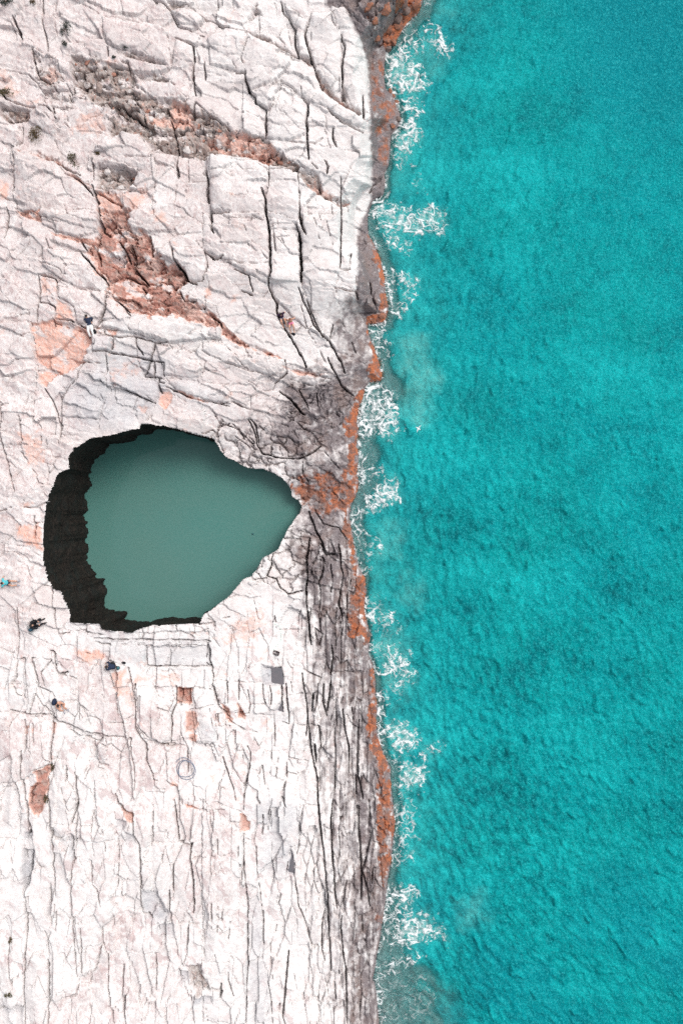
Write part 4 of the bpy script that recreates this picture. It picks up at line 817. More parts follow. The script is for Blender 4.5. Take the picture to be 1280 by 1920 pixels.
TONE = .30 * mott * (1 - .35 * south) + np.clip((RNG.beta(1.6, 2.2, nlab + 1)[LAB] * .55 + .45 * (ida * south + idb * (1 - south))) * (1 - .62 * south) * (1 - .45 * sstep(430, 620, UU) * (1 - south)), 0, 1)
rot_u = (UU * .80 - VV * .60); rot_v = (UU * .60 + VV * .80)
zone = np.clip(sstep(-.25, .25, fbm(UU / 130, VV / 130, 3, 191)) * .75 + .35 * M['pink'], 0, 1) * (.45 + .55 * south) * sstep(640, 520, UU)
ROSE = sstep(.10, .17, fbm(rot_u / 15 + WU * .1, rot_v / 34 + WV * .1, 5, 195, .62) - .14 * (1 - zone)) * (.35 + .65 * zone)
MIN = np.stack([M['red'], np.clip(M['orange'], 0, 1), M['dark'], np.clip(ROSE, 0, 1)], -1)
STA = np.stack([M['rubble'], M['pink'], M['grey'], TONE], -1)
CO = np.stack([XX, YY, ZT], -1).reshape(-1, 3)
MINf, STAf = MIN.reshape(-1, 4), STA.reshape(-1, 4)

# ragged rim line shared by the rock and the lagoon wall
rim = []
for k in range(len(RIM)):
    a, b = RIM[k], RIM[(k + 1) % len(RIM)]
    n = max(2, int(math.hypot(b[0] - a[0], b[1] - a[1]) / 3))
    for q in range(n):
        f = q / n; rim.append([a[c] + (b[c] - a[c]) * f for c in range(3)])
rim = np.array(rim)
rim[:, 0] += 1.6 * fbm(rim[:, 0] / 9, rim[:, 1] / 9, 3, 91); rim[:, 1] += 1.6 * fbm(rim[:, 0] / 9, rim[:, 1] / 9, 3, 93)

idx = np.arange(NVv * NUu).reshape(NVv, NUu)
quads = np.stack([idx[:-1, :-1], idx[1:, :-1], idx[1:, 1:], idx[:-1, 1:]], -1)
cu = (UU[:-1, :-1] + UU[1:, 1:]) / 2; cv = (VV[:-1, :-1] + VV[1:, 1:]) / 2
keep = (ZB[:-1, :-1] > -5.5) & ~inside(rim[:, :2], cu, cv)
clab = np.where(keep, LAB[:-1, :-1], -2)
flat = quads.reshape(-1, 4); fl = clab.reshape(-1)
order = np.argsort(fl, kind='stable'); sl = fl[order]
bounds = np.searchsorted(sl, np.arange(-1, nlab + 1))
def cut(k): return flat[order[bounds[k + 1]:bounds[k + 2]]] if k < nlab - 1 else flat[order[bounds[k + 1]:]]
def cell_mesh(name, q, parent=None):
    used, inv = np.unique(q, return_inverse=True)
    return mesh_from_quads(name, CO[used], inv.reshape(-1, 4), {'minerals': MINf[used], 'stains': STAf[used]}, MAT_ROCK, parent)
shore = cell_mesh('rock_shore', cut(-1)); shore['kind'] = 'structure'
shore['label'] = 'pale pink and white marble shore with dark tide band along the sea'
for k in range(nlab):
    q = cut(k)
    if len(q) > 30: cell_mesh('rock_slab', q, shore)

def ground(u, v):
    """world point of the rock surface seen at ground-plan position (u, v)"""
    j = int(np.clip(np.searchsorted(AV, v), 0, NVv - 1)); i = int(np.clip(np.searchsorted(AU, u), 0, NUu - 1))
    zs = ZT[max(j - 2, 0):j + 3, max(i - 2, 0):i + 3]
    z = float(np.median(zs)); zb = float(ZB[j, i])
    return Vector(((u - 640) / FPX * (CAM_H - zb), (960 - v) / FPX * (CAM_H - zb), z))

# ------------------------------------------------------------------ lagoon wall and water
n = len(rim); cen = np.array([640., 960.])
jag = .010 * np.round(fbm(np.arange(n) / 9., np.zeros(n) + .3, 2, 95) * 3) / 1.5 + .006 * fbm(np.arange(n) / 4., np.zeros(n) + .7, 2, 97)
rows = 14; W = []
prev = np.roll(rim[:, :2], 1, 0); nxt = np.roll(rim[:, :2], -1, 0)
tan = nxt - prev; nor = np.stack([tan[:, 1], -tan[:, 0]], 1); nor /= np.linalg.norm(nor, axis=1)[:, None] + 1e-9
if np.mean(np.sum(nor * (rim[:, :2] - np.array([320, 990])), 1)) < 0: nor = -nor      # outward from the lagoon
topxy = rim[:, :2] + nor * 2.0
ji = np.clip(np.searchsorted(AV, topxy[:, 1]), 0, NVv - 1); ii = np.clip(np.searchsorted(AU, topxy[:, 0]), 0, NUu - 1)
zb = ZB[ji, ii]; zt = np.maximum(ZT[ji, ii] - .04, .12)
tX = (topxy[:, 0] - 640) / FPX * (CAM_H - zb); tY = (960 - topxy[:, 1]) / FPX * (CAM_H - zb)
kk = np.clip(rim[:, 2] + np.where(rim[:, 2] > .03, jag, 0), 0, 1)
base = rim[:, :2] + kk[:, None] * (cen - rim[:, :2])
bX = np.where(rim[:, 2] > .012, (base[:, 0] - 640) / FPX * CAM_H, tX + nor[:, 0] * .25)
bY = np.where(rim[:, 2] > .012, (960 - base[:, 1]) / FPX * CAM_H, tY - nor[:, 1] * .25)
for r in range(rows + 3):
    f = r / rows
    z = zt * (1 - f) if r <= rows else np.full(n, -1.2 * (r - rows))
    g = min(f, 1.0)
    x = tX + (bX - tX) * g; y = tY + (bY - tY) * g
    bul = .38 * fbm(np.arange(n) / 11. + r * .35, np.full(n, r * .8), 3, 99) * math.sin(math.pi * min(g, 1))
    W.append(np.stack([x + nor[:, 0] * bul, y - nor[:, 1] * bul, z], 1))
W = np.concatenate(W)
a = np.arange(n); b = np.roll(a, -1)
wq = np.concatenate([np.stack([a + r * n, b + r * n, b + (r + 1) * n, a + (r + 1) * n], 1) for r in range(rows + 2)])
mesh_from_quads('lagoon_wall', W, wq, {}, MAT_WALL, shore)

ring = np.stack([np.where(kk > .02, bX, tX) + nor[:, 0] * .8, np.where(kk > .02, bY, tY) - nor[:, 1] * .8], 1)
gx = np.arange(ring[:, 0].min() - .2, ring[:, 0].max() + .2, .22); gy = np.arange(ring[:, 1].min() - .2, ring[:, 1].max() + .2, .22)
lx, ly = np.meshgrid(gx, gy)
lin = inside(ring, lx, ly)
li = np.arange(lx.size).reshape(lx.shape)
lq = np.stack([li[:-1, :-1], li[:-1, 1:], li[1:, 1:], li[1:, :-1]], -1)[lin[:-1, :-1] | lin[1:, 1:] | lin[1:, :-1] | lin[:-1, 1:]]
used, inv = np.unique(lq, return_inverse=True)
lw = np.stack([lx.ravel(), ly.ravel()], 1)[used]
# the south-west of the lagoon is paler
sh = np.clip(.5 + (-(lw[:, 1] + 1) * .06 - (lw[:, 0] + 13) * .02), 0, 1)
lag = mesh_from_quads('lagoon_water', np.column_stack([lw, np.full(len(lw), .03)]), inv.reshape(-1, 4), {'water': np.stack([sh * 0 + 1, sh * 0, sh, sh * 0 + 1], 1)}, MAT_LAGOON)
lag['kind'] = 'structure'; lag['label'] = 'still green lagoon water in the deep rock basin'
print('slabs', nlab)
# ------------------------------------------------------------------ sea: wave mesh, then surf foam lying on it
def wave_height(u, v):
    cx, cy = 2300.0, 950.0
    r = np.hypot(u - cx, v - cy); ph = np.arctan2(v - cy, u - cx) * 1600
    ph = np.where(ph < 0, ph + 2 * np.pi * 1600, ph)
    wx = 14 * fbm(u / 60, v / 60, 2, 101); wy = 14 * fbm(u / 60, v / 60, 2, 103)
    r2, p2 = r + wx, ph + wy
    far = sstep(1500, 300, v) * sstep(780, 1150, u)                      # calmer towards the open water in the north-east
    rip = fbm(r2 / 13, p2 / 27, 3, 105, .6)
    def crests(lam, off, seed, gl):
        q = r2 / lam + off + .9 * fbm(r2 / 55, p2 / 70, 3, seed)
        fr = q - np.floor(q)
        prof = np.where(fr < .80, (fr / .80) ** 1.6, 1 - sstep(.80, 1.0, fr))
        gate = sstep(.16, .48, fbm(r2 / 24, p2 / gl, 3, seed + 2))
        return prof * gate
    sw = fbm(r2 / 150, p2 / 220, 2, 111)
    return .28 * crests(40, 0, 141, 42) * (1 - .75 * far) + .185 * rip * (1 - .55 * far) + .22 * sw
def mottle(u, v):
    """light and dark of the ripples put into the colour as streaks, long axis along the wave crests"""
    r = np.hypot(u - 2300, v - 950); ph = np.arctan2(v - 950, u - 2300) * 1600; ph = np.where(ph < 0, ph + 2 * np.pi * 1600, ph)
    wx = 12 * fbm(u / 50, v / 50, 2, 101)
    a = fbm((r + wx) / 11, ph / 25, 4, 181, .66); b = fbm(u / 170, v / 130, 4, 185, .6)
    con = .55 + 1.0 * sstep(800, 1650, v) * sstep(1280, 800, u) + .35 * sstep(900, 720, u)
    return np.clip(.5 + a * .85 * con + b * .75, 0, 1)

SAU = axis(600, 1330, 2.5, 300, 9000); SAV = axis(-50, 1970, 2.5, -7000, 8800)
SU2, SV2 = np.meshgrid(SAU, SAV)
scs = coast_sd_grid(SAU, SAV, 2)
calm = .35 + .65 * sstep(0, 90, -scs)
sz = wave_height(SU2, SV2) * calm - .05 * calm
fade = sstep(3000, 1500, np.hypot(SU2 - 900, SV2 - 960))
sz = np.where(scs > 8, np.minimum(sz, .0) - .03, sz * fade)
swid = np.interp(SV2, SHELF_V, SHELF_W) * (1 + .5 * fbm(SU2 / 40, SV2 / 40, 3, 21))
dep = np.interp(-scs / np.maximum(swid, 1), [0, .25, .8, 1.0, 1.6, 4], [.0, .22, .42, 1.1, 3.2, 7])
opac = 1 - np.exp(-1.0 * np.maximum(dep, 0) ** 1.15)
opac = np.clip(opac, .04, 1)
milk = np.zeros_like(SU2)
for row in MILK.strip().splitlines():
    st, tile, out_ = row.split('|'); p = pts(int(tile), out_)
    wn = 26 * fbm(SU2 / 40, SV2 / 40, 3, 115)
    milk = np.maximum(milk, float(st) * sstep(-30, 25, poly_sd(p, SU2, SV2) + wn))
milk = np.maximum(milk, .45 * np.exp(-np.maximum(-scs, 0) / 55))
deep = sstep(.10, .9, .9 * sstep(500, -150, SV2) * sstep(820, 1250, SU2) + .45 * sstep(1350, 1900, SV2) * sstep(.2, -.2, fbm(SU2 / 160, SV2 / 160, 3, 117)) + .22 * sstep(900, 1280, SU2))
FA = np.arange(655, 880, 1.3); FB = np.arange(-40, 1960, 1.3)
FU, FV = np.meshgrid(FA, FB)
fcs = coast_sd_grid(FA, FB, 3)
fw1 = 9 * fbm(FU / 22, FV / 22, 3, 121); fw2 = 9 * fbm(FU / 22, FV / 22, 3, 123)
FM = np.zeros_like(FU)
blot = fbm(FU / 9, FV / 9, 3, 125)
# lace of threads: zero lines of warped noise, at three sizes, running thick and thin
def threads(sc, seed, th):
    qx = FU + 1.1 * sc * fbm(FU / (sc * 1.7), FV / (sc * 1.7), 3, seed); qy = FV + 1.1 * sc * fbm(FU / (sc * 1.7), FV / (sc * 1.7), 3, seed + 9)
    n_ = fbm(qx / sc * .8 + qy / sc * .18, qy / sc, 2, seed + 3, .4)
    g_ = np.hypot(*np.gradient(n_, 1.3)) * sc + .15                       # even line width whatever the slope
    w_ = th * (.55 + 1.5 * np.clip(fbm(FU / 17, FV / 17, 2, seed + 5), -.2, 1))
    return sstep(w_ * 1.5, w_ * .4, np.abs(n_) / g_ * sc) * sstep(-.35, .0, fbm(FU / (sc * 1.2), FV / (sc * 1.2), 2, seed + 7))
T1, T2, T3 = threads(26., 131, 1.65), threads(13., 151, .9), threads(7., 171, .6)
LACE = np.maximum(np.maximum(T1, T2 * .85), T3 * .55 * sstep(-.1, .3, blot))
DENS = np.zeros_like(FU)
for row in FOAM.strip().splitlines():
    head, tile, out_ = row.split('|'); st, sc = map(float, head.split()); p = pts(int(tile), out_)
    i0, i1 = np.searchsorted(FA, [p[:, 0].min() - 34, p[:, 0].max() + 34]); j0, j1 = np.searchsorted(FB, [p[:, 1].min() - 34, p[:, 1].max() + 34])
    w = (slice(j0, j1), slice(i0, i1))
    sd = poly_sd(p, FU[w] + fw1[w] * 1.6, FV[w] + fw2[w] * 1.6) + 14 * blot[w] - 3
    DENS[w] = np.maximum(DENS[w], st * sstep(-20, 14, sd))
surf = np.exp(-np.maximum(-fcs, 0) / 26) * sstep(-.25, .35, fbm(FU / 46, FV / 60, 3, 129)) * .9
DENS = np.maximum(DENS, surf)
core = sstep(.75, 1.25, DENS + .9 * fbm(FU / 14, FV / 14, 3, 133) * sstep(.3, .8, DENS))
FM = LACE * sstep(.08, .7, DENS) + .24 * DENS * np.clip(.6 + 1.3 * blot, 0, 1.4) + core * (.22 + .45 * blot)
lip = np.exp(-((-fcs - 2.0) / 2.4) ** 2) * sstep(-.10, .45, fbm(FU / 30, FV / 30, 3, 127)) * .75 * sstep(-.2, .3, blot)
FM = np.maximum(FM, lip)
FM *= sstep(3.5, -1.5, fcs)
fi = np.clip(np.searchsorted(FA, SU2.ravel()), 0, len(FA) - 1); fj = np.clip(np.searchsorted(FB, SV2.ravel()), 0, len(FB) - 1)
dmap = np.clip(DENS, 0, 1.2) * sstep(25, 5, fcs) * sstep(876, 840, FU)
for _ in range(10): dmap = (dmap + np.roll(dmap, 3, 0) + np.roll(dmap, -3, 0) + np.roll(dmap, 3, 1) + np.roll(dmap, -3, 1)) / 5
dmap *= sstep(876, 835, FU) * sstep(655, 668, FU)
near = ((SU2 > FA[0]) & (SU2 < FA[-1]) & (SV2 > FB[0]) & (SV2 < FB[-1]))
milk = np.maximum(milk, np.where(near, dmap[fj, fi].reshape(SU2.shape), 0) * .95)       # bubbles under and around the foam
sco = np.stack([(SU2 - 640) / FPX * CAM_H, (960 - SV2) / FPX * CAM_H, sz], -1).reshape(-1, 3)
sidx = np.arange(SU2.size).reshape(SU2.shape)
sq = np.stack([sidx[:-1, :-1], sidx[1:, :-1], sidx[1:, 1:], sidx[:-1, 1:]], -1)
inl = scs > 55
skeep = ~(inl[:-1, :-1] & inl[1:, 1:])
sq = sq[skeep]
used, inv = np.unique(sq, return_inverse=True)
wat = np.stack([opac, milk, deep, mottle(SU2, SV2)], -1).reshape(-1, 4)
sea = mesh_from_quads('sea', sco[used], inv.reshape(-1, 4), {'water': wat[used]}, MAT_SEA)
sea['kind'] = 'structure'; sea['label'] = 'turquoise choppy sea water east of the shore'

fscs = fcs
fz = wave_height(FU, FV) * (.35 + .65 * sstep(0, 90, -fscs)) - .05 * (.35 + .65 * sstep(0, 90, -fscs)) + .03 + .035 * np.clip(FM, 0, 1)
fz = np.maximum(fz, np.where(fcs > -6, .05, -9))
fco = np.stack([(FU - 640) / FPX * CAM_H, (960 - FV) / FPX * CAM_H, fz], -1).reshape(-1, 3)
fidx = np.arange(FU.size).reshape(FU.shape)
fq = np.stack([fidx[:-1, :-1], fidx[1:, :-1], fidx[1:, 1:], fidx[:-1, 1:]], -1)
fk = np.maximum.reduce([FM[:-1, :-1], FM[1:, :-1], FM[1:, 1:], FM[:-1, 1:]]) > .13
fq = fq[fk]; used, inv = np.unique(fq, return_inverse=True)
foam = mesh_from_quads('surf_foam', fco[used], inv.reshape(-1, 4), {'foam': FM.reshape(-1)[used]}, MAT_FOAM)
foam['kind'] = 'stuff'; foam['label'] = 'white lacy surf foam along the foot of the rocks'; foam['category'] = 'foam'
# ------------------------------------------------------------------ helpers for things
def tag(o, label, cat, group=None):
    o['label'] = label; o['category'] = cat
    if group: o['group'] = group
    return o
def empty(name, loc, rz=0.0):
    o = bpy.data.objects.new(name, None); COL.objects.link(o); o.location = loc; o.rotation_euler = (0, 0, rz); o.empty_display_size = .2
    return o
def finish(name, bm, mat, parent=None, smooth=True, loc=None, rz=0.0):
    bmesh.ops.recalc_face_normals(bm, faces=bm.faces)
    for f in bm.faces: f.smooth = smooth
    me = bpy.data.meshes.new(name); bm.to_mesh(me); bm.free(); me.materials.append(mat)
    o = bpy.data.objects.new(name, me); COL.objects.link(o)
    if parent is not None: o.parent = parent
    if loc is not None: o.location = loc; o.rotation_euler = (0, 0, rz)
    return o
def tube(bm, path, radii, seg=10, flat=1.0, closed=False):
    """tapered tube along a path, ends rounded off"""
    P = [Vector(p) for p in path]; rings = []
    n = len(P)
    R = list(radii) if hasattr(radii, '__len__') else [radii] * n
    if not closed:
        d0 = (P[0] - P[1]).normalized(); d1 = (P[-1] - P[-2]).normalized()
        P = [P[0] + d0 * R[0] * .8] + P + [P[-1] + d1 * R[-1] * .8]; R = [R[0] * .45] + R + [R[-1] * .45]; n += 2
    up = Vector((.13, .21, .97)).normalized()
    for k in range(n):
        a = P[(k - 1) % n] if closed else P[max(k - 1, 0)]; b = P[(k + 1) % n] if closed else P[min(k + 1, n - 1)]
        t = (b - a).normalized()
        s = t.cross(up)
        if s.length < .2: s = t.cross(Vector((1, .1, 0)))
        s.normalize(); q = s.cross(t)
        rings.append([bm.verts.new(P[k] + (s * math.cos(2 * math.pi * i / seg) + q * math.sin(2 * math.pi * i / seg) * flat) * R[k]) for i in range(seg)])
    m = n if closed else n - 1
    for k in range(m):
        A, B = rings[k], rings[(k + 1) % n]
        for i in range(seg): bm.faces.new((A[i], A[(i + 1) % seg], B[(i + 1) % seg], B[i]))
    if not closed: bm.faces.new(rings[0]); bm.faces.new(rings[-1])
def blob(bm, c, r, sub=2):
    g = bmesh.ops.create_icosphere(bm, subdivisions=sub, radius=1)
    for v in g['verts']: v.co = Vector(c) + Vector((v.co.x * r[0], v.co.y * r[1], v.co.z * r[2]))
def remesh(o, vox, smooth_it=4):
    m = o.modifiers.new('r', 'REMESH'); m.mode = 'VOXEL'; m.voxel_size = vox; m.use_smooth_shade = True
    s = o.modifiers.new('s', 'SMOOTH'); s.factor = .5; s.iterations = smooth_it
    dg = bpy.context.evaluated_depsgraph_get(); dg.update()
    me = bpy.data.meshes.new_from_object(o.evaluated_get(dg)); old = o.data; name = old.name; mat = old.materials[0]
    o.modifiers.clear(); o.data = me; bpy.data.meshes.remove(old); me.name = name
    if not me.materials: me.materials.append(mat)
    for p in me.polygons: p.use_smooth = True

SKIN = plain('sun_warmed_skin', (.56, .31, .22), .55, .12, 40)
HAIR = plain('dark_brown_hair', (.022, .015, .012), .5, .4, 90)
CL = {n: plain(n + '_cloth', c, .9, .2, 50) for n, c in dict(navy=(.022, .032, .065), teal=(.10, .50, .56), black=(.012, .012, .016), white=(.78, .77, .76), plum=(.045, .022, .05), grey=(.30, .29, .32), slate=(.06, .13, .18), pink=(.75, .25, .40), petrol=(.05, .15, .17)).items()}
SHOE_GREY = plain('grey_canvas_shoe', (.36, .36, .40), .8); SHOE_BLACK = plain('black_shoe', (.014, .012, .014), .6)

POSES = {
 # x to the person's left/right, y ahead, z up; metres
 'sit': dict(pel=(0, 0, .13), wai=(0, -.04, .30), che=(0, -.03, .46), nec=(0, .02, .60), hea=(0, .06, .74), sho=(.19, 0, .55), elb=(.30, .17, .40), wri=(.17, .36, .44), hip=(.10, .02, .13), kne=(.17, .40, .44), ank=(.13, .58, .08), toe=(.15, .75, .035)),
 'prop': dict(pel=(0, 0, .12), wai=(0, -.10, .27), che=(0, -.17, .43), nec=(0, -.16, .58), hea=(0, -.12, .72), sho=(.19, -.18, .52), elb=(.34, -.28, .30), wri=(.38, -.34, .06), hip=(.10, .02, .12), kne=(.16, .38, .43), ank=(.13, .58, .08), toe=(.15, .75, .035)),
 'recline': dict(pel=(0, 0, .12), wai=(0, -.18, .17), che=(0, -.36, .26), nec=(0, -.50, .36), hea=(0, -.58, .47), sho=(.19, -.43, .30), elb=(.29, -.50, .10), wri=(.20, -.26, .07), hip=(.10, .02, .12), kne=(.13, .42, .26), ank=(.11, .74, .09), toe=(.14, .86, .16)),
 'crouch': dict(pel=(0, 0, .26), wai=(0, .10, .42), che=(0, .22, .55), nec=(0, .32, .65), hea=(0, .40, .73), sho=(.19, .24, .60), elb=(.27, .40, .42), wri=(.16, .55, .32), hip=(.10, .0, .26), kne=(.19, .34, .40), ank=(.14, .10, .09), toe=(.16, .28, .035)),
}
def person(label, uv, heading, pose, top=None, sleeves=False, legs=None, shoes=None, hair=HAIR, shorts=None, seat_dz=0.0):
    """heading: plan angle (degrees, counter-clockwise from the picture's right) the person faces"""
    J = {k: Vector(v) for k, v in POSES[pose].items()}
    loc = ground(*uv); loc.z += seat_dz
    def L(n, s): v = J[n].copy(); v.x *= s; return v
    bm = bmesh.new()
    tube(bm, [J['pel'], J['wai'], J['che'], (J['che'] + J['nec']) / 2], [.155, .135, .165, .11], 16, .72)
    tube(bm, [(J['che'] * .3 + J['nec'] * .7), J['nec'], J['nec'].lerp(J['hea'], .5)], [.07, .056, .055], 10)
    blob(bm, J['hea'], (.077, .097, .115), 3)
    fwd = Vector((0, 1, 0)); nose = J['hea'] + fwd * .098 + Vector((0, 0, -.012))
    blob(bm, nose, (.013, .02, .02), 1); blob(bm, J['hea'] + Vector((0, .085, -.06)), (.028, .018, .010), 1)
    blob(bm, J['hea'] + Vector((0, .055, -.09)), (.045, .045, .03), 2)
    for s in (-1, 1):
        blob(bm, J['hea'] + Vector((.079 * s, 0, -.01)), (.013, .022, .032), 1)
        sh, el, wr = L('sho', s), L('elb', s), L('wri', s)
        tube(bm, [sh.lerp(J['che'], .35), sh, sh.lerp(el, .5), el, el.lerp(wr, .35), wr], [.07, .062, .050, .043, .042, .029], 10)
        hd = (wr - el).normalized(); side = hd.cross(Vector((0, 0, 1))); side = side.normalized() if side.length > .1 else Vector((1, 0, 0))
        palm = wr + hd * .05
        tube(bm, [wr, palm, wr + hd * .085], [.028, .038, .034], 10, .5)
        for q, ln in enumerate((.062, .074, .068, .054)):
            b0 = wr + hd * .085 + side * (.030 - .020 * q)
            tube(bm, [b0 - hd * .015, b0 + hd * ln * .5, b0 + hd * ln * .9 - Vector((0, 0, .02))], [.010, .0092, .008], 6)
        tb = wr + hd * .03 + side * .034 * s
        tube(bm, [tb - side * .012 * s, tb + (hd + side * s) * .022, tb + hd * .055 + side * .024 * s], [.012, .011, .009], 6)
        hp, kn, an, to = L('hip', s), L('kne', s), L('ank', s), L('toe', s)
        tube(bm, [hp, hp.lerp(kn, .4), kn, kn.lerp(an, .35), an], [.092, .082, .058, .056, .038], 12)
        tube(bm, [an + (an - to) * .22 - Vector((0, 0, .02)), an.lerp(to, .4) - Vector((0, 0, .015)), to], [.034, .040, .030], 10, .75)
    root = finish('person', bm, SKIN)
    root.location = loc; root.rotation_euler = (0, 0, math.radians(heading - 90))
    remesh(root, .0115, 2)
    tag(root, label, 'person')
    # hair: cap over the crown and back of the head
    bm = bmesh.new(); blob(bm, J['hea'] + Vector((0, -.014, .022)), (.086, .100, .108), 3)
    bmesh.ops.bisect_plane(bm, geom=bm.verts[:] + bm.edges[:] + bm.faces[:], plane_co=J['hea'] + Vector((0, .035, .0)), plane_no=Vector((0, .8, -.55)).normalized(), clear_outer=True)
    bmesh.ops.holes_fill(bm, edges=bm.edges)
    for v in bm.verts: v.co += Vector((random.uniform(-1, 1), random.uniform(-1, 1), random.uniform(-1, 1))) * .004
    finish('hair', bm, hair, root)
    for s in (-1, 1):
        bm = bmesh.new(); blob(bm, J['hea'] + Vector((.03 * s, .088, .008)), (.010, .008, .007), 1); finish('eye', bm, SHOE_BLACK, root)
    if top:
        bm = bmesh.new()
        tube(bm, [J['pel'].lerp(J['wai'], .3), J['wai'], J['che'], J['che'].lerp(J['nec'], .62)], [.180, .160, .190, .110], 16, .76)
        for s in (-1, 1):
            sh, el, wr = L('sho', s), L('elb', s), L('wri', s)
            if sleeves: tube(bm, [sh.lerp(J['che'], .4), sh, sh.lerp(el, .5), el, el.lerp(wr, .92)], [.09, .082, .068, .060, .044], 10)
            else: tube(bm, [sh.lerp(J['che'], .4), sh, sh.lerp(el, .5)], [.088, .080, .064], 10)
        o = finish('jacket' if sleeves else 'shirt', bm, CL[top], root); remesh(o, .014, 3)
    if legs or shorts:
        bm = bmesh.new()
        tube(bm, [J['pel'] - (J['wai'] - J['pel']).normalized() * .04, J['pel'], J['pel'].lerp(J['wai'], .5)], [.14, .172, .162], 14, .76)
        for s in (-1, 1):
            hp, kn, an = L('hip', s), L('kne', s), L('ank', s)
            if legs: tube(bm, [hp, hp.lerp(kn, .4), kn, kn.lerp(an, .4), kn.lerp(an, .9)], [.112, .100, .078, .072, .056], 12)
            else: tube(bm, [hp, hp.lerp(kn, .35)], [.110, .098], 12)
        o = finish('trousers' if legs else 'shorts', bm, CL[legs or shorts], root); remesh(o, .014, 3)
    if shoes:
        for s in (-1, 1):
            an, to = L('ank', s), L('toe', s); bm = bmesh.new()
            back = an + (an - to) * .30 - Vector((0, 0, .025))
            tube(bm, [back, an.lerp(to, .45) - Vector((0, 0, .008)), to + (to - an) * .14], [.046, .054, .040], 12, .8)
            finish('shoe', bm, shoes, root)
    return root

person('person in dark navy jacket and white trousers sitting above the salmon rock slab', (170, 612), -78, 'recline', 'navy', True, 'white', SHOE_BLACK)
person('sunbather with dark hair and plum top on the white slope beside a crack', (528, 594), -70, 'prop', 'plum', False, None, None, shorts='grey')
person('bare-skinned sunbather sitting alone on the white slope', (545, 605), -80, 'prop', None, False, None, None, shorts='pink', hair=plain('chestnut_hair', (.22, .09, .05), .5, .3, 90))
person('person in bright turquoise shirt sitting west of the lagoon', (17, 1092), -4, 'prop', 'teal', False, None, SHOE_GREY, shorts='navy')
person('person in black clothes sitting beside a white towel', (66, 1171), 20, 'sit', 'black', True, 'black', SHOE_BLACK)
person('person in navy clothes crouching on the rock south of the lagoon', (219, 1246), 172, 'crouch', 'navy', True, 'black', SHOE_BLACK)
person('dark-haired person with bare shoulders sitting by a navy backpack', (117, 1316), -62, 'sit', None, False, None, SHOE_GREY, shorts='grey')

# ------------------------------------------------------------------ bags, towels and small belongings
def backpack(label, uv, heading, mat, size=(.32, .20, .46), name='backpack', lying=True):
    root = empty(name, ground(*uv) + Vector((0, 0, .02)), math.radians(heading))
    w, d, h = size
    def soft(bm, c, s, bev):
        g = bmesh.ops.create_cube(bm, size=1)
        for v in g['verts']: v.co = Vector((c[0] + v.co.x * s[0], c[1] + v.co.y * s[1], c[2] + v.co.z * s[2]))
        bmesh.ops.bevel(bm, geom=list({e for v in g['verts'] for e in v.link_edges}), offset=bev, segments=3, affect='EDGES')
    bm = bmesh.new(); soft(bm, (0, 0, d / 2), (w, h, d), d * .38)
    for v in bm.verts:
        v.co.x *= 1 - .22 * max(0, v.co.y / h + .1); v.co += Vector((random.gauss(0, .006), random.gauss(0, .006), 0))
    finish('body', bm, mat, root)
    bm = bmesh.new(); soft(bm, (0, -h * .14, d * .98), (w * .66, h * .42, d * .3), d * .1); finish('pocket', bm, mat, root)
    for s in (-1, 1):
        bm = bmesh.new(); tube(bm, [(s * w * .25, h * .40, d * .7), (s * w * .46, h * .2, d * .35), (s * w * .58, -h * .1, .04), (s * w * .36, -h * .42, .06)], .018, 8, .6); finish('strap', bm, CL['black'], root)
    bm = bmesh.new(); tube(bm, [(-.05, h * .47, d * .6), (-.03, h * .56, d * .7), (.03, h * .56, d * .7), (.05, h * .47, d * .6)], .012, 8); finish('handle', bm, CL['black'], root)
    tag(root, label, 'bag'); return root
backpack('navy backpack lying next to the bare-shouldered person', (104, 1315), -22, CL['navy'])
backpack('small black bag beside the person in navy jacket and white trousers', (181, 624), 15, CL['black'], (.20, .13, .30), 'shoulder_bag')
backpack('flat black bag below the bare-skinned sunbather', (550, 627), 80, CL['black'], (.17, .10, .30), 'shoulder_bag')
backpack('slate blue bag lying on the white towel', (60, 1180), -70, CL['slate'], (.20, .14, .36), 'beach_bag')
backpack('petrol green bag beside the crouching person in navy', (225, 1250), 30, CL['petrol'], (.22, .16, .26), 'beach_bag')
backpack('long black camera bag east of the crouching person in navy', (234, 1241), 82, CL['black'], (.13, .10, .34), 'camera_bag')
backpack('black bag north-east of the person in black clothes', (75, 1162), -50, CL['black'], (.15, .11, .32), 'shoulder_bag')

def towel(label, outline, mat, thick=.02):
    P = pts(0, outline); c = P.mean(0); g = ground(*c); bm = bmesh.new()
    rings = 6; n = len(P) * 4
    Q = [P[k // 4] + (P[(k // 4 + 1) % len(P)] - P[k // 4]) * ((k % 4) / 4) for k in range(n)]
    V = []
    for r in range(1, rings + 1):
        row = []
        for q in Q:
            p = c + (q - c) * r / rings; w = ground(*p)
            z = .5 * w.z + .5 * g.z + thick + .015 * math.sin(p[0] * .9 + p[1] * .5)
            row.append(bm.verts.new((w.x, w.y, max(z, w.z + .012))))
        V.append(row)
    cv = bm.verts.new((g.x, g.y, g.z + thick + .02))
    for k in range(n): bm.faces.new((cv, V[0][k], V[0][(k + 1) % n]))
    for r in range(rings - 1):
        for k in range(n): bm.faces.new((V[r][k], V[r + 1][k], V[r + 1][(k + 1) % n], V[r][(k + 1) % n]))
    ext = bmesh.ops.solidify(bm, geom=bm.faces[:], thickness=.012)
    return tag(finish('towel', bm, mat), label, 'towel')
towel('crumpled white towel on the rock west of the lagoon', '51,1174 57,1171 64,1175 66,1182 62,1190 57,1189 53,1182', CL['white'])
towel('grey towel under the sunbather with the plum top', '522,590 530,588 534,600 533,612 527,610 523,600', CL['grey'])

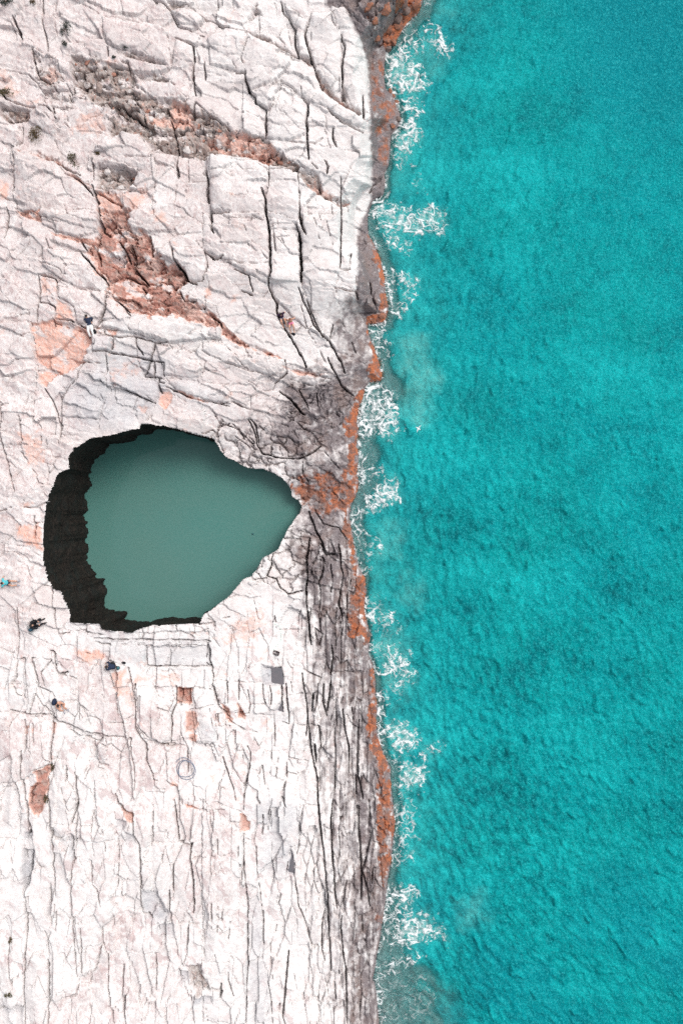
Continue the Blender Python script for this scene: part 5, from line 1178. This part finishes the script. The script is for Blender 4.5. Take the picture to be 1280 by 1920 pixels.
def bottle(label, uv, mat):
    root = empty('bottle', ground(*uv) + Vector((0, 0, .045)), random.uniform(0, 6))
    bm = bmesh.new(); tube(bm, [(-.12, 0, 0), (.05, 0, 0), (.09, 0, 0), (.12, 0, 0)], [.04, .04, .026, .014], 12); finish('body', bm, mat, root)
    bm = bmesh.new(); tube(bm, [(.128, 0, 0), (.15, 0, 0)], [.017, .017], 10); finish('cap', bm, CL['slate'], root)
    tag(root, label, 'bottle')
bottle('white bottle lying north of the bare-shouldered person', (122, 1299), CL['white'])
bottle('white bottle lying furthest east near the bare-shouldered person', (135, 1296), CL['white'])

# ------------------------------------------------------------------ coil of hose, tray and rope
HOSE = plain('blue_grey_hose', (.17, .20, .27), .6, .2, 20)
loops = []
for k in range(150):
    a_ = math.radians(150) - k / 150 * 2 * math.pi * 2.25
    f = k / 150
    r_ = 17.0 + 1.5 * math.sin(f * 9) + 1.1 * math.sin(f * 23 + 1) + .6 * math.sin(f * 41) + (5.5 * max(0, (.16 - f) / .16)) - 1.5 * sstep(.5, 1, f)
    cx_, cy_ = 350.5 - 1.2 * f, 1441.5 + 1.0 * math.sin(f * 6.3)
    p = ground(cx_ + r_ * math.cos(a_), cy_ - r_ * math.sin(a_)); loops.append(p)
zmed = sorted(p.z for p in loops)[len(loops) * 3 // 4]
loops = [Vector((p.x, p.y, max(p.z, zmed - .04) + .035 + .03 * (k % 60) / 60)) for k, p in enumerate(loops)]
bm = bmesh.new(); tube(bm, loops, .024, 8)
tag(finish('hose_coil', bm, HOSE), 'blue grey hose coiled in a ring on the pale rock', 'hose')

g = ground(518, 1224)
tray = empty('open_crate', g + Vector((0, 0, .02)), math.radians(-20))
BROWN = plain('dark_brown_plastic', (.05, .032, .032), .6)
for k, (x, y, sx, sy) in enumerate(((0, .125, .46, .05), (0, -.125, .46, .05), (.215, 0, .05, .20), (-.215, 0, .05, .20))):
    bm = bmesh.new(); gg = bmesh.ops.create_cube(bm, size=1)
    for v in gg['verts']: v.co = Vector((x + v.co.x * sx, y + v.co.y * sy, .09 + v.co.z * .18))
    bmesh.ops.bevel(bm, geom=bm.edges[:], offset=.008, segments=2, affect='EDGES'); finish('side', bm, BROWN, tray, False)
bm = bmesh.new(); gg = bmesh.ops.create_cube(bm, size=1)
for v in gg['verts']: v.co = Vector((v.co.x * .38, v.co.y * .2, .02 + v.co.z * .02))
finish('base', bm, plain('dusty_plastic', (.45, .40, .40), .8), tray, False)
bm = bmesh.new(); tube(bm, [(-.17, -.09, .16), (0, 0, .17), (.17, .09, .16)], .016, 8); finish('crossbar', bm, BROWN, tray)
tag(tray, 'small dark open crate on the rock north of the square rock pool', 'crate')
MINT = plain('pale_mint_rope', (.46, .66, .58), .8, .2, 60)
rp = []
rl = pts(0, '514,1169 519,1172 524,1176 526,1182 527,1190 527,1200 523,1206 518,1211 514,1216 513,1221')
for k in range(len(rl) - 1):
    for q in range(5): rp.append(ground(*(rl[k] + (rl[k + 1] - rl[k]) * q / 5)) + Vector((0, 0, .03)))
for k in range(2): rp = [rp[0]] + [(rp[i - 1] + rp[i] * 2 + rp[i + 1]) / 4 for i in range(1, len(rp) - 1)] + [rp[-1]]
bm = bmesh.new(); tube(bm, rp, .016, 8)
tag(finish('rope', bm, MINT), 'thin mint green rope trailing to the small dark crate', 'rope')
bm = bmesh.new()
a0, b0 = ground(512, 1166), ground(516.5, 1156)
tube(bm, [a0 + Vector((0, 0, .05)), (a0 + b0) / 2 + Vector((.02, 0, .06)), b0 + Vector((0, 0, .04))], [.025, .035, .014], 8)
tube(bm, [(a0 * .35 + b0 * .65) + Vector((0, 0, .06)), ground(518.5, 1160) + Vector((0, 0, .04))], [.02, .010], 8)
tag(finish('driftwood', bm, plain('dark_driftwood', (.06, .04, .045), .9)), 'dark forked driftwood stick at the upper end of the mint rope', 'driftwood')

# ------------------------------------------------------------------ rock pools: still water in square and wedge-shaped sockets
def pool_mat():
    m, t, out = new_mat('still_grey_pool_water'); L = t.links
    n_ = noise(t, 3, 4, .6, coords(t)); f_ = noise(t, 22, 4, .7, coords(t))
    c = mixc(t, rng(t, n_, .35, .65), (.125, .125, .135), (.155, .135, .145)); c = mixc(t, rng(t, f_, .4, .7, 0, .4), c, (.09, .095, .11))
    bs = t.nodes.new('ShaderNodeBsdfPrincipled'); L.new(c, bs.inputs['Base Color']); bs.inputs['Roughness'].default_value = .12; bs.inputs['IOR'].default_value = 1.33
    L.new(bs.outputs[0], out.inputs['Surface']); return m
PM = pool_mat()
for tile, out_, lab_ in ((8, '287,282 340,296 397,299 407,383 299,385', 'square grey rock pool in the pale slabs'), (8, '361,523 396,464 403,523', 'small dark wedge-shaped rock pool south of the square one'), (10, '440,230 457,300 459,378 417,371 430,310', 'narrow triangular grey rock pool near the bottom cracks')):
    p = pts(tile, out_); c = p.mean(0)
    zz = ground(*c).z + .16
    bm = bmesh.new(); vs = []
    kx = (CAM_H - zz) / FPX
    for u, v in p: vs.append(bm.verts.new(((u - 640) * kx, (960 - v) * kx, zz)))
    bm.faces.new(vs); o = finish('rock_pool', bm, PM)
    o['kind'] = 'structure'; o['label'] = lab_

# ------------------------------------------------------------------ shrubs rooted in the joints
LEAF = [plain('olive_leaf', (.055, .075, .040), .7, .35, 9, .2, (.13, .085, .035)), plain('rusty_leaf', (.15, .085, .035), .7, .3, 9, .2, (.06, .06, .028)), plain('dark_green_leaf', (.050, .068, .058), .7, .35, 9, .2, (.028, .04, .03))]
TWIG = plain('shrub_twig', (.10, .065, .045), .9)
def shrub(label, uv, wpx, hpx, kind, seed):
    r = random.Random(seed); g = ground(*uv); root = empty('shrub', g, r.uniform(0, 6.3) * 0)
    sx, sy = wpx / 52, hpx / 52; sz = .45 * min(sx, sy) + .10
    lobes = [(0, 0, .85)] + [(r.uniform(-.75, .75), r.uniform(-.75, .75), r.uniform(.30, .6)) for _ in range(6)]
    bm = bmesh.new()
    for lx, ly, lr in lobes:
        tube(bm, [(0, 0, -.06), (lx * sx * .4, ly * sy * .4, sz * .5), (lx * sx, ly * sy, sz * .8)], [.022, .015, .006], 6)
    finish('stems', bm, TWIG, root)
    bm = bmesh.new(); area = max(120, int(1500 * sx * sy + 90))
    for k in range(min(area, 1100)):
        lx, ly, lr = r.choice(lobes)
        d = Vector((r.gauss(0, 1), r.gauss(0, 1), r.gauss(0, 1))).normalized() * r.uniform(.4, 1) ** .5
        c = Vector(((lx + d.x * lr) * sx, (ly + d.y * lr) * sy, sz * (.55 + .5 * d.z * lr)))
        if c.z < .01: c.z = .01
        s = r.uniform(.018, .042); a = Vector((r.gauss(0, 1), r.gauss(0, 1), r.gauss(0, .7))).normalized(); b = a.orthogonal().normalized()
        b.rotate(Matrix.Rotation(r.uniform(0, 6.3), 3, a))
        V = [bm.verts.new(c + a * s * 1.7), bm.verts.new(c + b * s * .6), bm.verts.new(c - a * s * 1.1), bm.verts.new(c - b * s * .6)]
        bm.faces.new(V)
    o = finish('leaves', bm, LEAF[kind], root, False)
    tag(root, label, 'shrub', 'shrubs growing in the rock joints'); return root
for k, (lab_, uv, w_, h_, kd) in enumerate((
    ('dark green shrub at the top edge, westernmost of the pair', (16, 6), 26, 17, 2), ('small rusty shrub at the top edge, eastern one of the pair', (62, 5), 11, 12, 1),
    ('dark green shrub on the upper slab above a smaller one', (123, 52), 18, 28, 2), ('small dark green shrub just below the upper slab shrub', (121, 82), 11, 14, 2),
    ('wide rusty-fringed shrub at the west edge above the dark hollow', (18, 178), 34, 18, 0), ('tall rusty olive shrub between hollow and big western slab', (68, 258), 26, 36, 1),
    ('olive shrub beside the white boulder slab', (136, 299), 22, 32, 0), ('tiny orange tuft on the white boulder slab', (185, 290), 9, 5, 1),
    ('tiny dark tuft near the top rubble belt', (238, 92), 7, 7, 2), ('tiny dark tuft south-west of the other rubble belt tuft', (215, 108), 6, 5, 2),
    ('little olive tuft in the crack west of the long red patch', (42, 1423), 7, 15, 1), ('olive tuft at the top corner of the long red patch', (97, 1441), 8, 15, 0),
    ('olive tuft at the lower end of the long red patch', (86, 1500), 11, 14, 0), ('tuft cut by the west edge of the picture', (0, 1398), 5, 14, 0),
    ('small tuft at the top of the lowest western crack', (24, 1759), 10, 13, 1), ('round green tuft at the foot of the lowest western crack', (22, 1854), 14, 13, 0))):
    shrub(lab_, uv, w_, h_, kd, 300 + k)

# ------------------------------------------------------------------ loose stones in the broken belts
stone_mesh = []
ST_M = [plain('pale_stone', (.60, .55, .53), .95, .25, 8), plain('brown_stone', (.34, .26, .23), .95, .3, 8), plain('red_stone', (.40, .20, .15), .95, .3, 8)]
for k in range(9):
    bm = bmesh.new(); bmesh.ops.create_icosphere(bm, subdivisions=1, radius=1)
    for _ in range(7):
        nrm = Vector((random.gauss(0, 1), random.gauss(0, 1), random.gauss(0, .8))).normalized()
        bmesh.ops.bisect_plane(bm, geom=bm.verts[:] + bm.edges[:] + bm.faces[:], plane_co=nrm * random.uniform(.55, .8), plane_no=nrm, clear_outer=True)
        bmesh.ops.holes_fill(bm, edges=[e for e in bm.edges if e.is_boundary])
    bmesh.ops.recalc_face_normals(bm, faces=bm.faces)
    me = bpy.data.meshes.new('stone'); bm.to_mesh(me); bm.free(); me.materials.append(ST_M[k % 3]); stone_mesh.append(me)
cand = np.argwhere((np.maximum(M['rubble'], 0 * M['red']) > .75) & (CS > 40) & (UU > 0) & (VV > 0))
rs2 = random.Random(9); placed = []
for k in range(4000):
    j, i = cand[rs2.randrange(len(cand))]
    u, v = UU[j, i], VV[j, i]; sz_ = rs2.uniform(2.0, 4.2) if rs2.random() < .7 else rs2.uniform(4.5, 9)
    if any((u - a) ** 2 + (v - b) ** 2 < ((c + sz_) * .9) ** 2 for a, b, c in placed): continue
    placed.append((u, v, sz_))
    if len(placed) >= 95: break
for u, v, sz_ in placed:
    g = ground(u, v); o = bpy.data.objects.new('stone', stone_mesh[rs2.randrange(9)]); COL.objects.link(o); o.parent = shore
    s = sz_ / 26; o.scale = (s * rs2.uniform(.8, 1.5), s * rs2.uniform(.7, 1.1), s * rs2.uniform(.5, .8)); o.rotation_euler = (rs2.uniform(-.3, .3), rs2.uniform(-.3, .3), rs2.uniform(0, 6.3))
    o.location = g + Vector((0, 0, s * .12))

TIDE = [plain('rusty_tide_stone', (.33, .13, .07), .8, .5, 7, .3, (.15, .085, .07)), plain('brown_tide_stone', (.20, .14, .12), .8, .4, 7, .3, (.10, .075, .07))]
for u, v, sz_ in ((778, 12, 12), (760, 22, 10), (742, 34, 13), (720, 20, 14), (728, 52, 12), (745, 50, 8), (724, 72, 9), (736, 80, 9), (727, 92, 7), (700, 40, 11), (706, 66, 9), (690, 18, 10), (757, 3, 9), (737, 180, 6), (742, 193, 7), (731, 172, 5), (745, 222, 8), (736, 236, 6), (715, 592, 8), (700, 600, 7), (690, 1190, 7)):
    g = ground(u, v); me = stone_mesh[rs2.randrange(9)].copy(); me.materials.clear(); me.materials.append(TIDE[rs2.random() < .45]); o = bpy.data.objects.new('stone', me); COL.objects.link(o); o.parent = shore
    s = sz_ / 24; o.scale = (s * rs2.uniform(.9, 1.3), s * rs2.uniform(.8, 1.2), s * rs2.uniform(.5, .7)); o.rotation_euler = (rs2.uniform(-.4, .4), rs2.uniform(-.4, .4), rs2.uniform(0, 6.3)); o.location = g + Vector((0, 0, s * .08))

# ------------------------------------------------------------------ gull over the sea, dark float in the lagoon
WHITE = plain('white_plumage', (.85, .86, .86), .8, .1)
bird = empty('gull', (5.95, 6.45, .6), math.radians(60))
bm = bmesh.new(); tube(bm, [(0, -.16, 0), (0, -.05, 0), (0, .08, .01), (0, .16, .02)], [.022, .05, .045, .03], 10); finish('body', bm, WHITE, bird)
for s in (-1, 1):
    bm = bmesh.new(); V = [(0, .06, .02), (.16 * s, .07, .07), (.33 * s, -.06, .04), (.17 * s, -.03, .06), (0, -.06, .02)]
    bm.faces.new([bm.verts.new(q) for q in V]); bmesh.ops.solidify(bm, geom=bm.faces[:], thickness=.012); finish('wing', bm, WHITE, bird, False)
bm = bmesh.new(); blob(bm, (0, .2, .03), (.03, .045, .03), 2); finish('head', bm, WHITE, bird)
bm = bmesh.new(); V = [(0, -.14, 0), (.05, -.25, 0), (-.05, -.25, 0)]; bm.faces.new([bm.verts.new(q) for q in V]); bmesh.ops.solidify(bm, geom=bm.faces[:], thickness=.01); finish('tail', bm, WHITE, bird, False)
tag(bird, 'small white bird low over the turquoise sea', 'bird')
fl = empty('float', ((474.6 - 640) / 24, (960 - 1001) / 24, .05))
bm = bmesh.new(); blob(bm, (0, 0, .02), (.075, .075, .06), 2); finish('ball', bm, CL['petrol'], fl)
bm = bmesh.new(); tube(bm, [(0, 0, .07), (0, 0, .12)], [.018, .014], 8); finish('neck', bm, CL['black'], fl)
tag(fl, 'tiny dark float on the green lagoon water', 'float')
